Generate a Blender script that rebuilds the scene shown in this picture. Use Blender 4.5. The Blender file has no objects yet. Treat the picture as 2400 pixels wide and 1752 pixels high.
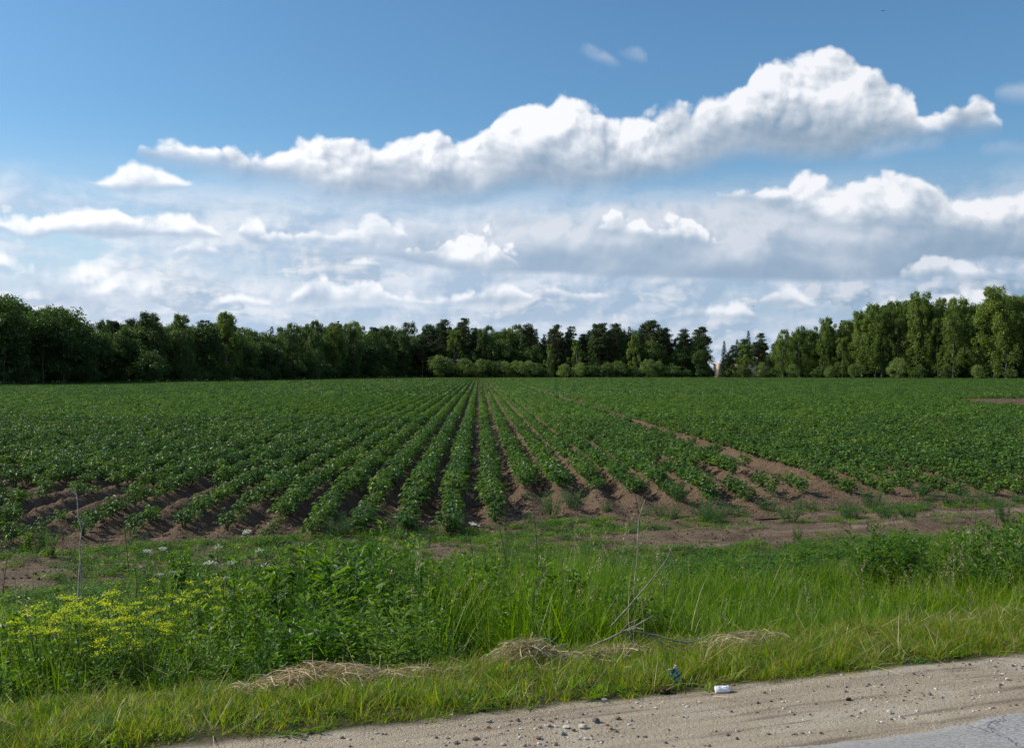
import bpy, math, random
import numpy as np
from math import radians as R

# ---------------------------------------------------------------- camera, sky, sun
scene = bpy.context.scene
col = scene.collection
F = 2400.0                      # focal length in photo pixels
CAMZ = 2.55
HOR = 868.0                     # horizon row of the photo

cam = bpy.data.cameras.new('camera')
cam.sensor_width = 36.0
cam.lens = 36.0
cam.clip_start = 0.1
cam.clip_end = 12000
camo = bpy.data.objects.new('camera', cam)
col.objects.link(camo)
camo.location = (0, 0, CAMZ)
camo.rotation_euler = (R(90) - math.atan((876 - HOR) / F), 0, 0)
scene.camera = camo
scene.view_settings.view_transform = 'Standard'
scene.view_settings.look = 'None'
scene.view_settings.gamma = 1
scene.view_settings.exposure = 0.06
scene.cycles.max_bounces = 6
scene.cycles.diffuse_bounces = 3
scene.cycles.glossy_bounces = 2
scene.cycles.transmission_bounces = 4
scene.cycles.sample_clamp_indirect = 4

SUN_AZ, SUN_EL = -79.0, 36.0    # azimuth clockwise from +Y
sun = bpy.data.lights.new('sun', 'SUN')
sun.energy = 5.0
sun.angle = R(0.5)
sun.color = (1.0, 0.93, 0.80)
suno = bpy.data.objects.new('sun', sun)
col.objects.link(suno)
suno.rotation_euler = (R(90 - SUN_EL), 0, R(180 - SUN_AZ))
suno.location = (0, 0, 60)

world = bpy.data.worlds.new('World')
scene.world = world
world.use_nodes = True
wt = world.node_tree
wt.nodes.clear()


class G:
    """tiny helper to write node maths as expressions"""
    def __init__(s, nt, dim='3D'):
        s.nt = nt
        s.dim = dim

    def new(s, t):
        return s.nt.nodes.new(t)

    def put(s, sock, v):
        if isinstance(v, bpy.types.NodeSocket):
            s.nt.links.new(v, sock)
        elif v is not None:
            sock.default_value = v

    def m(s, op, a, b=None, c=None, clamp=False):
        n = s.new('ShaderNodeMath')
        n.operation = op
        n.use_clamp = clamp
        s.put(n.inputs[0], a)
        if b is not None: s.put(n.inputs[1], b)
        if c is not None: s.put(n.inputs[2], c)
        return n.outputs[0]

    def add(s, a, b): return s.m('ADD', a, b)
    def sub(s, a, b): return s.m('SUBTRACT', a, b)
    def mul(s, a, b): return s.m('MULTIPLY', a, b)
    def div(s, a, b): return s.m('DIVIDE', a, b)
    def mx(s, a, b): return s.m('MAXIMUM', a, b)
    def mn(s, a, b): return s.m('MINIMUM', a, b)
    def mad(s, a, b, c): return s.m('MULTIPLY_ADD', a, b, c)

    def xyz(s, x, y, z):
        n = s.new('ShaderNodeCombineXYZ')
        s.put(n.inputs[0], x); s.put(n.inputs[1], y); s.put(n.inputs[2], z)
        return n.outputs[0]

    def ss(s, v, lo, hi, a=0.0, b=1.0):
        n = s.new('ShaderNodeMapRange')
        n.interpolation_type = 'SMOOTHSTEP'
        s.put(n.inputs[0], v); s.put(n.inputs[1], lo); s.put(n.inputs[2], hi)
        s.put(n.inputs[3], a); s.put(n.inputs[4], b)
        return n.outputs[0]

    def lin(s, v, lo, hi, a=0.0, b=1.0):
        n = s.new('ShaderNodeMapRange')
        s.put(n.inputs[0], v); s.put(n.inputs[1], lo); s.put(n.inputs[2], hi)
        s.put(n.inputs[3], a); s.put(n.inputs[4], b)
        return n.outputs[0]

    def noise(s, vec, scale, detail=3.0, rough=0.5, dist=0.0, color=False):
        n = s.new('ShaderNodeTexNoise')
        n.noise_dimensions = s.dim
        if vec is not None: s.put(n.inputs['Vector'], vec)
        s.put(n.inputs['Scale'], scale); s.put(n.inputs['Detail'], detail)
        s.put(n.inputs['Roughness'], rough); s.put(n.inputs['Distortion'], dist)
        return n.outputs['Color' if color else 'Fac']

    def voro(s, vec, scale, detail=0.0, rough=0.5, feature='F1', out='Distance', smooth=0.3):
        n = s.new('ShaderNodeTexVoronoi')
        n.feature = feature
        n.voronoi_dimensions = s.dim
        if vec is not None: s.put(n.inputs['Vector'], vec)
        s.put(n.inputs['Scale'], scale)
        if 'Detail' in n.inputs and n.inputs['Detail'].enabled:
            s.put(n.inputs['Detail'], detail); s.put(n.inputs['Roughness'], rough)
        if feature == 'SMOOTH_F1': s.put(n.inputs['Smoothness'], smooth)
        return n.outputs[out]

    def mixc(s, f, a, b, mode='MIX'):
        n = s.new('ShaderNodeMix')
        n.data_type = 'RGBA'
        n.blend_type = mode
        s.put(n.inputs[0], f)
        s.put(n.inputs[6], a); s.put(n.inputs[7], b)
        return n.outputs[2]

    def ramp(s, f, stops, interp='LINEAR'):
        n = s.new('ShaderNodeValToRGB')
        cr = n.color_ramp
        cr.interpolation = interp
        while len(cr.elements) < len(stops): cr.elements.new(0.5)
        for e, (p, c) in zip(cr.elements, stops):
            e.position = p
            e.color = tuple(c) + (1,) if len(c) == 3 else c
        s.put(n.inputs[0], f)
        return n.outputs[0]

    def curve(s, f, pts):
        n = s.new('ShaderNodeFloatCurve')
        c = n.mapping.curves[0]
        while len(c.points) < len(pts): c.points.new(0.5, 0.5)
        for p, (x, y) in zip(c.points, pts):
            p.location = (x, y)
            p.handle_type = 'AUTO'
        n.mapping.update()
        s.put(n.inputs['Value'], f)
        return n.outputs[0]


def build_sky():
    g = G(wt, '2D')
    out = g.new('ShaderNodeOutputWorld')
    bg = g.new('ShaderNodeBackground')
    wt.links.new(bg.outputs[0], out.inputs[0])
    sky = g.new('ShaderNodeTexSky')
    sky.sky_type = 'NISHITA'
    sky.sun_disc = False
    sky.sun_elevation = R(SUN_EL)
    sky.sun_rotation = R(SUN_AZ)
    sky.air_density = 1.0
    sky.dust_density = 0.6
    sky.ozone_density = 1.6
    tc = g.new('ShaderNodeTexCoord')
    sp = g.new('ShaderNodeSeparateXYZ')
    wt.links.new(tc.outputs['Generated'], sp.inputs[0])
    x, y, z = sp.outputs
    az = g.m('ARCTAN2', x, y)                       # compass angle of the view ray
    hz = g.m('SQRT', g.add(g.mul(x, x), g.mul(y, y)))
    el = g.div(z, g.mx(hz, 0.02))                   # slope above the horizon

    A = lambda px: math.atan((px * 1.0605 - 1200) / F)          # 2263-wide display pixels to compass angle
    E = lambda px, py: (HOR - py * 1.0605) / math.hypot(F, px * 1.0605 - 1200)
    LO, HI, EM = -0.62, 0.62, 0.5

    P = g.xyz(az, el, 0.0)
    # gentle warp shared by all layers, then billows that make cauliflower edges
    w1 = g.noise(P, 9.0, 3.0, 0.55, color=True)
    ws = g.new('ShaderNodeSeparateColor'); wt.links.new(w1, ws.inputs[0])
    wx = g.sub(ws.outputs[0], 0.5); wy = g.sub(ws.outputs[1], 0.5)
    Pw = g.xyz(g.mad(wx, 0.03, az), g.mad(wy, 0.03, el), 0.3)

    def billow(vec):
        a = g.voro(vec, 17.0, 3.0, 0.55, 'F1')
        b = g.noise(vec, 26.0, 8.0, 0.63)
        return g.mad(b, 0.55, g.mul(a, -0.85))     # bigger = puffier
    bl = billow(Pw)
    DX, DY = -0.005, 0.006                         # towards the sun
    Po = g.xyz(g.add(g.mad(wx, 0.03, az), DX), g.add(g.mad(wy, 0.03, el), DY), 0.3)
    bo = billow(Po)
    relief = g.sub(bl, bo)                         # positive = slope faces the sun
    big = g.noise(g.xyz(g.mad(wx, 0.05, az), g.mad(el, 1.5, 3.0), 0.0), 14.0, 3.0, 0.5)
    bigo = g.noise(g.xyz(g.mad(wx, 0.05, g.add(az, -0.014)), g.mad(el, 1.5, 3.021), 0.0), 14.0, 3.0, 0.5)
    form = g.sub(big, bigo)
    n_soft = g.noise(g.xyz(az, g.mul(el, 2.2), 7.0), 7.0, 5.0, 0.55)
    n_soft2 = g.noise(g.xyz(g.add(az, -0.02), g.mad(el, 2.2, 0.03), 7.0), 7.0, 5.0, 0.55)
    wisp = g.noise(g.xyz(az, g.mul(el, 5.0), 3.0), 10.0, 6.0, 0.6, 0.3)

    # clear sky, paler and hazier towards the horizon
    skyc = g.mixc(1.0, sky.outputs[0], (SKYS * 0.70, SKYS * 1.04, SKYS * 1.22, 1), 'MULTIPLY')
    hazef = g.ss(el, 0.02, 0.25, 1.0, 0.0)
    sunward = g.lin(az, -0.5, 0.5, 1.0, 0.0)
    hazec = g.mixc(sunward, (0.36, 0.50, 0.68, 1), (0.68, 0.80, 0.92, 1))
    colr = g.mixc(g.mul(hazef, 0.85), skyc, hazec)

    def band(pts_top, pts_bot, c_in, amp, soft_t, soft_b, lit, shadec, opac=1.0, shade_h=(0.05, 0.75), rk=2.6, bamp=0.3):
        nonlocal colr
        f = g.lin(az, LO, HI)
        T = g.curve(f, [((A(a) - LO) / (HI - LO), E(a, b) / EM) for a, b in pts_top])
        B = g.curve(f, [((A(a) - LO) / (HI - LO), E(a, b) / EM) for a, b in pts_bot])
        T = g.mul(T, EM); B = g.mul(B, EM)
        a0, a1 = A(pts_top[0][0]), A(pts_top[-1][0])
        span = g.mul(g.ss(az, a0 - 0.004, a0 + 0.004), g.ss(az, a1 + 0.004, a1 - 0.004))
        e2 = g.mad(wy, 0.012, el)
        dT = g.add(g.sub(T, e2), g.mad(g.sub(bl, -0.10), amp, 0.003))
        dB = g.add(g.sub(e2, B), g.mad(g.sub(n_soft, 0.5), amp * bamp, 0.004))
        thick = g.mx(g.sub(T, B), 0.004)
        aT = g.ss(dT, 0.0, soft_t)
        aB = g.ss(dB, -soft_b * 0.5, soft_b)
        al = g.mul(aT, aB)
        # keep to the spans where the top really is above the base
        al = g.mul(g.mul(al, span), g.ss(g.sub(T, B), -0.002, 0.004))
        h = g.div(dB, thick)
        prof = g.ss(g.add(h, g.mul(g.sub(big, 0.5), 0.75)), shade_h[0], shade_h[1])
        lump = g.m('ADD', g.add(0.90, g.mul(relief, rk * 0.50)), g.mul(form, 1.6))
        edge = g.ss(dT, 0.016, 0.0, 0.0, 0.25)
        sv = g.m('ADD', g.mul(g.m('ADD', lump, g.mul(g.sub(wisp, 0.5), 0.35)), g.mad(prof, 0.86, 0.14)), edge, clamp=True)
        cc = g.mixc(sv, shadec, lit)
        colr = g.mixc(g.mul(al, opac), colr, cc)

    # far streaky layers low in the sky
    def layer(el0, el1, sx, sy, seed, lo, hi, lit, shadec, op, rk, crisp=0.0):
        nonlocal colr
        v = g.xyz(g.mad(az, sx, seed), g.mad(el, sy, g.mul(wy, 0.25)), seed)
        n = g.noise(v, 1.0, 8.0, 0.56, 0.15)
        v2 = g.xyz(g.add(g.mad(az, sx, seed), -0.10), g.add(g.mad(el, sy, g.mul(wy, 0.25)), 0.14), seed)
        n2 = g.noise(v2, 1.0, 8.0, 0.56, 0.15)
        if crisp: n = g.mad(g.sub(bl, -0.10), crisp, n)
        al = g.mul(g.ss(n, lo, hi), g.mul(g.ss(el, el0[0], el0[1]), g.ss(el, el1[0], el1[1], 1.0, 0.0)))
        sv = g.m('ADD', g.mul(g.sub(n, n2), rk), g.add(0.50, g.mul(relief, 1.0)), clamp=True)
        colr = g.mixc(g.mul(al, op), colr, g.mixc(sv, shadec, lit))

    W1 = (0.90, 0.95, 1.03, 1); W2 = (0.56, 0.69, 0.87, 1)
    layer((-0.02, 0.0), (0.13, 0.20), 4.5, 13.0, 2.3, 0.22, 0.46, g.mixc(sunward, (0.62, 0.70, 0.83, 1), W1), g.mixc(sunward, (0.32, 0.46, 0.63, 1), W2), 0.95, 4.5)
    layer((-0.02, 0.0), (0.06, 0.15), 11.0, 30.0, 8.1, 0.47, 0.53, g.mixc(sunward, (0.66, 0.72, 0.82, 1), (0.90, 0.94, 1.0, 1)), g.mixc(sunward, (0.33, 0.47, 0.64, 1), (0.58, 0.70, 0.84, 1)), 0.85, 5.0, 0.22)

    layer((0.02, 0.05), (0.12, 0.19), 6.0, 24.0, 5.7, 0.50, 0.56, g.mixc(sunward, (0.64, 0.70, 0.80, 1), (0.92, 0.95, 1.0, 1)), g.mixc(sunward, (0.27, 0.40, 0.55, 1), (0.50, 0.63, 0.80, 1)), 0.8, 6.0, 0.25)
    lit = g.mixc(sunward, (0.93, 0.95, 1.0, 1), (1.12, 1.14, 1.18, 1))
    shd = g.mixc(sunward, (0.20, 0.32, 0.45, 1), (0.42, 0.53, 0.70, 1))
    lit2 = g.mixc(sunward, (0.60, 0.67, 0.78, 1), (0.92, 0.96, 1.03, 1))
    shd2 = g.mixc(sunward, (0.24, 0.37, 0.52, 1), (0.45, 0.58, 0.76, 1))
    # grey stratus shelf across the right, its flat base near y 610
    band([(600, 560), (800, 500), (1000, 470), (1300, 440), (1500, 415), (1900, 400), (2300, 405)],
         [(600, 575), (800, 560), (1000, 590), (1300, 600), (1600, 612), (1950, 605), (2150, 560), (2300, 560)],
         0, 0.026, 0.022, 0.005, lit2, shd2, 0.97, (0.0, 0.75), 1.4)
    # right-hand cumulus bank
    band([(1450, 430), (1640, 400), (1760, 385), (1840, 378), (1880, 372), (1960, 362), (2010, 355), (2060, 374), (2140, 396), (2200, 385), (2300, 378)],
         [(1450, 440), (1640, 440), (1760, 470), (1840, 500), (1960, 512), (2140, 520), (2300, 520)],
         0, 0.030, 0.010, 0.016, lit, shd2, 1.0, (0.02, 0.6), 2.4)
    # bright puffs in the middle of the shelf
    band([(1280, 505), (1330, 482), (1400, 466), (1480, 464), (1560, 490), (1620, 520), (1700, 545)],
         [(1280, 500), (1330, 505), (1400, 522), (1480, 532), (1560, 535), (1620, 530), (1700, 520)],
         0, 0.034, 0.006, 0.010, lit, shd2, 0.95, (0.0, 0.5), 3.0)
    band([(860, 560), (900, 530), (960, 500), (1040, 490), (1120, 510), (1160, 560), (1200, 600)],
         [(860, 550), (900, 560), (960, 575), (1040, 585), (1120, 585), (1160, 580), (1200, 570)],
         0, 0.040, 0.006, 0.010, lit, shd2, 0.95, (0.1, 0.7), 3.2)
    band([(740, 575), (780, 560), (830, 556), (880, 572), (910, 590)],
         [(740, 570), (780, 580), (830, 586), (880, 584), (910, 580)],
         0, 0.022, 0.010, 0.008, lit, shd2, 0.8, (0.0, 0.6), 2.4)
    # small clouds on the left
    band([(-60, 470), (0, 474), (70, 458), (130, 466), (200, 445), (250, 444), (320, 470), (380, 458), (440, 464), (490, 505), (540, 530)],
         [(-60, 488), (0, 492), (70, 516), (130, 508), (200, 513), (250, 516), (320, 516), (380, 518), (440, 518), (490, 515), (540, 500)],
         0, 0.016, 0.006, 0.005, lit, shd2, 0.95, (0.1, 0.7), 2.4)
    band([(520, 520), (540, 485), (560, 476), (580, 492), (600, 520), (620, 540)],
         [(520, 505), (540, 522), (560, 534), (580, 538), (600, 534), (620, 515)],
         0, 0.010, 0.008, 0.006, lit, shd2, 0.9, (0.1, 0.8), 2.4)
    band([(160, 395), (200, 382), (250, 372), (300, 355), (340, 362), (380, 385), (420, 400), (450, 415)],
         [(160, 384), (200, 396), (250, 410), (300, 414), (340, 414), (380, 412), (420, 406), (450, 394)],
         0, 0.012, 0.007, 0.007, lit, shd2, 0.95, (0.0, 0.7), 1.8)
    band([(100, 440), (150, 410), (260, 412), (400, 420), (560, 424), (650, 430), (720, 445)],
         [(100, 430), (150, 440), (260, 446), (400, 448), (560, 450), (650, 448), (720, 440)],
         0, 0.02, 0.02, 0.015, lit2, shd2, 0.55, (0.0, 0.6), 0.8)
    band([(-60, 560), (0, 540), (40, 575), (100, 560), (180, 555), (260, 575), (330, 590), (400, 640)],
         [(-60, 590), (0, 585), (40, 590), (100, 650), (180, 680), (260, 682), (330, 675), (400, 640)],
         0, 0.030, 0.018, 0.012, lit, shd2, 0.85, (0.05, 0.6), 2.8)
    def puffs(top, base, op=0.9, amp=0.022):
        f0, f1 = top[0][0], top[-1][0]
        n = len(top)
        bot = [(x_, base + (top[i][1] - base) * (0.98 if i in (0, n - 1) else 0.0)) for i, (x_, _) in enumerate(top)]
        band(top, bot, 0, amp, 0.007, 0.008, lit, shd2, op, (0.0, 0.75), 3.0)
    puffs([(560, 520), (600, 498), (680, 492), (760, 488), (850, 480), (890, 496), (910, 530)], 532, 0.75)
    puffs([(620, 660), (660, 622), (710, 606), (760, 626), (810, 616), (860, 640), (930, 648), (1000, 634), (1070, 612), (1130, 622), (1180, 655)], 664, 0.85)
    puffs([(480, 668), (510, 650), (550, 642), (590, 650), (615, 668)], 668, 0.9, 0.012)
    puffs([(380, 552), (410, 528), (450, 524), (490, 540), (500, 552)], 552, 0.7, 0.014)
    puffs([(1180, 640), (1230, 612), (1290, 618), (1350, 640)], 655, 0.6)
    puffs([(1470, 694), (1520, 676), (1570, 666), (1640, 672), (1720, 694)], 694, 0.85, 0.014)
    puffs([(1670, 668), (1690, 632), (1730, 624), (1780, 650), (1810, 668)], 668, 0.8, 0.016)
    puffs([(1880, 682), (1940, 658), (2020, 640), (2100, 626), (2200, 628), (2330, 622)], 684, 0.8)
    puffs([(1960, 606), (2020, 570), (2100, 548), (2180, 562), (2330, 552)], 604, 0.7)
    # the long cumulus bank rising to the right
    band([(300, 322), (335, 290), (390, 290), (440, 305), (485, 318), (500, 298), (525, 298), (560, 310), (640, 310), (680, 292), (730, 278), (780, 266),
          (840, 285), (900, 278), (970, 262), (1050, 262), (1095, 218), (1160, 206), (1215, 206), (1245, 184), (1275, 198), (1320, 222), (1360, 228),
          (1400, 236), (1430, 245), (1480, 215), (1560, 196), (1640, 180), (1690, 122), (1740, 120), (1800, 98), (1860, 104), (1930, 136), (1960, 158),
          (2020, 178), (2050, 222), (2110, 196), (2160, 194), (2200, 240), (2225, 280)],
         [(300, 326), (335, 348), (390, 360), (440, 366), (485, 370), (500, 376), (525, 384), (560, 394), (640, 410), (680, 418), (730, 434), (780, 440),
          (840, 440), (900, 440), (970, 436), (1050, 430), (1095, 420), (1160, 412), (1215, 414), (1245, 416), (1275, 414), (1320, 412), (1360, 406),
          (1400, 400), (1430, 396), (1480, 385), (1560, 365), (1640, 340), (1690, 342), (1740, 346), (1800, 348), (1860, 346), (1930, 320), (1960, 312),
          (2020, 306), (2050, 300), (2110, 286), (2160, 278), (2200, 274), (2225, 262)],
         0, 0.027, 0.010, 0.020, lit, shd, 1.0, (0.12, 0.86), 2.9, 0.5)
    # thin loose shreds high up
    for pt, pb in [([(1270, 110), (1285, 92), (1320, 90), (1365, 122), (1385, 140)], [(1270, 95), (1285, 104), (1320, 120), (1365, 132), (1385, 128)]),
                   ([(1355, 110), (1370, 94), (1400, 92), (1425, 110), (1440, 130)], [(1355, 98), (1370, 106), (1400, 118), (1425, 124), (1440, 116)]),
                   ([(2190, 200), (2215, 178), (2263, 176), (2300, 176)], [(2190, 190), (2215, 206), (2263, 212), (2300, 212)]),
                   ([(2150, 325), (2180, 308), (2263, 298), (2300, 296)], [(2150, 312), (2180, 322), (2263, 322), (2300, 322)]),
                   ([(1880, 345), (1910, 325), (1980, 305), (2060, 300), (2100, 306)], [(1880, 334), (1910, 340), (1980, 325), (2060, 312), (2100, 300)]),
                   ([(-60, 370), (0, 374), (30, 376), (60, 390)], [(-60, 384), (0, 388), (30, 389), (60, 384)])]:
        band(pt, pb, 0, 0.012, 0.014, 0.014, lit2, lit2, 0.6, (0, 0.5), 1.0)
    # outside the photographed quarter: the same broken cloud cover, plainer
    dirv = tc.outputs['Generated']
    g.dim = '3D'
    nb = g.noise(dirv, 3.0, 3.0, 0.55)
    other = g.mul(g.ss(g.m('ABSOLUTE', az), 0.6, 0.9), g.mul(g.ss(nb, 0.5, 0.62), g.ss(z, 0.02, 0.1)))
    colr = g.mixc(g.mul(other, 0.8), colr, (0.75, 0.80, 0.88, 1))
    # below the horizon: dim earth tone
    colr = g.mixc(g.ss(el, -0.03, -0.001, 1.0, 0.0), colr, (0.10, 0.12, 0.10, 1))
    wt.links.new(colr, bg.inputs[0])
    bg.inputs[1].default_value = 0.90


SKYS = 0.112
build_sky()
world.cycles.sampling_method = 'MANUAL'
world.cycles.sample_map_resolution = 512

# ---------------------------------------------------------------- helpers
random.seed(7)
rng = np.random.default_rng(11)
RA = R(18.6)                    # the road and the headland run this much off the picture plane
CA, SA = math.cos(RA), math.sin(RA)
ROWT = -78.0 / 2400             # drift of the crop rows: x = x0 + ROWT*y
RS = 0.70                       # row spacing


def T_of(x, y): return -SA * x + CA * y          # distance across from the road
def S_of(x, y): return CA * x + SA * y
def XY(s, t): return (CA * s - SA * t, SA * s + CA * t)


def vnoise(x, y, seed=0):
    xi = np.floor(x).astype(np.int64); yi = np.floor(y).astype(np.int64)
    fx = x - xi; fy = y - yi
    fx = fx * fx * (3 - 2 * fx); fy = fy * fy * (3 - 2 * fy)
    def h(a, b):
        n = (a * 374761393 + b * 668265263 + seed * 1442695041) & 0xffffffff
        n = ((n ^ (n >> 13)) * 1274126177) & 0xffffffff
        n = (n ^ (n >> 16)) & 0xffffffff
        return n / 4294967295.0
    a = h(xi, yi); b = h(xi + 1, yi); c = h(xi, yi + 1); d = h(xi + 1, yi + 1)
    return (a * (1 - fx) + b * fx) * (1 - fy) + (c * (1 - fx) + d * fx) * fy


def fbm(x, y, oct=4, seed=0):
    x = np.asarray(x, float); y = np.asarray(y, float)
    v = 0; a = 0.5; s = 0
    for i in range(oct):
        v = v + a * vnoise(x, y, seed + i * 17); s += a
        x = x * 2.03; y = y * 2.03; a *= 0.5
    return v / s


def sstep(v, a, b):
    u = np.clip((np.asarray(v, float) - a) / (b - a), 0, 1)
    return u * u * (3 - 2 * u)


def mk_mesh(name, V, Fc, mats, midx=None, smooth=False):
    """V (n,3); Fc = array (m,3|4) or list of such arrays"""
    V = np.ascontiguousarray(V, dtype=np.float32)
    if isinstance(Fc, np.ndarray): Fc = [Fc]
    Fc = [f for f in Fc if len(f)]
    me = bpy.data.meshes.new(name)
    nl = sum(f.size for f in Fc); nf = sum(len(f) for f in Fc)
    me.vertices.add(len(V)); me.loops.add(nl); me.polygons.add(nf)
    me.vertices.foreach_set('co', V.ravel())
    me.loops.foreach_set('vertex_index', np.concatenate([f.ravel() for f in Fc]).astype(np.int32))
    tot = np.concatenate([np.full(len(f), f.shape[1]) for f in Fc]).astype(np.int32)
    st = np.concatenate([[0], np.cumsum(tot)[:-1]]).astype(np.int32)
    me.polygons.foreach_set('loop_start', st)
    me.polygons.foreach_set('loop_total', tot)
    if midx is not None: me.polygons.foreach_set('material_index', np.asarray(midx, np.int32))
    if smooth: me.polygons.foreach_set('use_smooth', np.ones(nf, bool))
    for m in (mats if isinstance(mats, (list, tuple)) else [mats]): me.materials.append(m)
    me.update(calc_edges=True)
    return me


def link(name, me, parent=None, loc=(0, 0, 0), rz=0.0, sc=(1, 1, 1), label=None, cat=None, group=None, kind=None):
    o = bpy.data.objects.new(name, me)
    col.objects.link(o)
    o.location = loc; o.rotation_euler = (0, 0, rz)
    o.scale = sc if not isinstance(sc, (int, float)) else (sc, sc, sc)
    if parent is not None: o.parent = parent
    for k, v in (('label', label), ('category', cat), ('group', group), ('kind', kind)):
        if v: o[k] = v
    return o


def join(parts):
    """parts: list of (V, F(int array m,k), matindex) -> V, [F..], midx ; faces kept in the given order"""
    Vs, Fs, Ms = [], [], []
    off = 0
    for V, Fc, mi in parts:
        if len(V) == 0: continue
        Vs.append(V); Fs.append(Fc + off); Ms.append(np.full(len(Fc), mi)); off += len(V)
    return np.concatenate(Vs), Fs, np.concatenate(Ms)


def tube(pts, rad, n=5, cap=False):
    pts = np.asarray(pts, float); rad = np.broadcast_to(np.asarray(rad, float), (len(pts),))
    V = []; ref = np.array([0.31, 0.17, 0.93])
    for i, p in enumerate(pts):
        d = pts[min(i + 1, len(pts) - 1)] - pts[max(i - 1, 0)]
        d = d / (np.linalg.norm(d) + 1e-9)
        u = np.cross(d, ref)
        if np.linalg.norm(u) < 0.15: u = np.cross(d, [1, 0, 0])
        u /= np.linalg.norm(u) + 1e-9
        w = np.cross(d, u)
        a = np.arange(n) / n * 2 * np.pi
        V.append(p + rad[i] * (np.cos(a)[:, None] * u + np.sin(a)[:, None] * w))
    V = np.concatenate(V)
    i = np.arange(len(pts) - 1)[:, None] * n; j = np.arange(n)[None, :]; k = (j + 1) % n
    Fq = np.stack([i + j, i + k, i + n + k, i + n + j], -1).reshape(-1, 4)
    return V, Fq


def unit(v):
    return v / (np.linalg.norm(v, axis=-1, keepdims=True) + 1e-9)


def leaves(base, dirv, nrm, L, W, fold=0.15, droop=0.0, hexa=False):
    """folded pointed leaves: quads with 4 verts (or 6-vert ovate leaves)"""
    n = len(base)
    d = unit(dirv); s = unit(np.cross(d, nrm)); u = np.cross(s, d)
    L = np.broadcast_to(L, (n,))[:, None]; W = np.broadcast_to(W, (n,))[:, None]
    if not hexa:
        a = base; b = base + d * L * 0.45 + s * W * 0.5 + u * W * fold
        c = base + d * L - u * L * droop; e = base + d * L * 0.45 - s * W * 0.5 + u * W * fold
        V = np.stack([a, b, c, e], 1).reshape(-1, 3)
        i = np.arange(n)[:, None] * 4
        return V, i + np.array([[0, 1, 2, 3]])
    a = base
    b = base + d * L * 0.3 + s * W * 0.5 + u * W * fold
    c = base + d * L * 0.72 + s * W * 0.36 + u * (W * fold - L * droop * 0.4)
    t = base + d * L - u * L * droop
    e = base + d * L * 0.72 - s * W * 0.36 + u * (W * fold - L * droop * 0.4)
    f = base + d * L * 0.3 - s * W * 0.5 + u * W * fold
    V = np.stack([a, b, c, t, e, f], 1).reshape(-1, 3)
    i = np.arange(n)[:, None] * 6
    Fq = np.concatenate([i + np.array([[0, 1, 2, 3]]), i + np.array([[0, 3, 4, 5]])])
    return V, Fq


def blades(base, az, H, W, lean, curl, seg=3):
    """grass blades: tapering ribbons; base (n,3)"""
    n = len(base)
    dx = np.stack([np.cos(az), np.sin(az), np.zeros(n)], 1)
    sx = np.stack([-np.sin(az), np.cos(az), np.zeros(n)], 1)
    V = []
    for k in range(seg + 1):
        f = k / seg
        out = (lean * f + curl * f * f) * H
        up = H * (f - 0.45 * (curl) * f * f * f)
        c = base + dx * out[:, None] + np.array([0, 0, 1.0]) * up[:, None]
        w = W * (1 - f ** 1.6) * 0.5
        if k < seg:
            V += [c - sx * w[:, None], c + sx * w[:, None]]
        else:
            V += [c]
    V = np.stack(V, 1)
    m = V.shape[1]
    i = np.arange(n)[:, None] * m
    Fq = [i + np.array([[2 * k, 2 * k + 1, 2 * k + 3, 2 * k + 2]]) for k in range(seg - 1)]
    Fq = np.concatenate(Fq) if Fq else np.zeros((0, 4), int)
    Ft = i + np.array([[2 * seg - 2, 2 * seg - 1, 2 * seg]])
    return V.reshape(-1, 3), Fq, Ft


def rdir(n):
    v = rng.normal(size=(n, 3))
    return unit(v)


# ---------------------------------------------------------------- materials
def new_mat(name):
    m = bpy.data.materials.new(name)
    m.use_nodes = True
    nt = m.node_tree
    nt.nodes.clear()
    g = G(nt)
    out = g.new('ShaderNodeOutputMaterial')
    return m, g, out


def pbr(g, out, color, rough=0.8, spec=0.3, bump=None, bstr=0.5, bdist=0.02, metal=0.0):
    p = g.new('ShaderNodeBsdfPrincipled')
    g.put(p.inputs['Base Color'], color)
    g.put(p.inputs['Roughness'], rough)
    g.put(p.inputs['Specular IOR Level'], spec)
    g.put(p.inputs['Metallic'], metal)
    if bump is not None:
        b = g.new('ShaderNodeBump')
        b.inputs['Strength'].default_value = bstr
        b.inputs['Distance'].default_value = bdist
        g.put(b.inputs['Height'], bump)
        g.nt.links.new(b.outputs[0], p.inputs['Normal'])
    g.nt.links.new(p.outputs[0], out.inputs[0])
    return p


def geo(g):
    return g.new('ShaderNodeNewGeometry')


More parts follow.
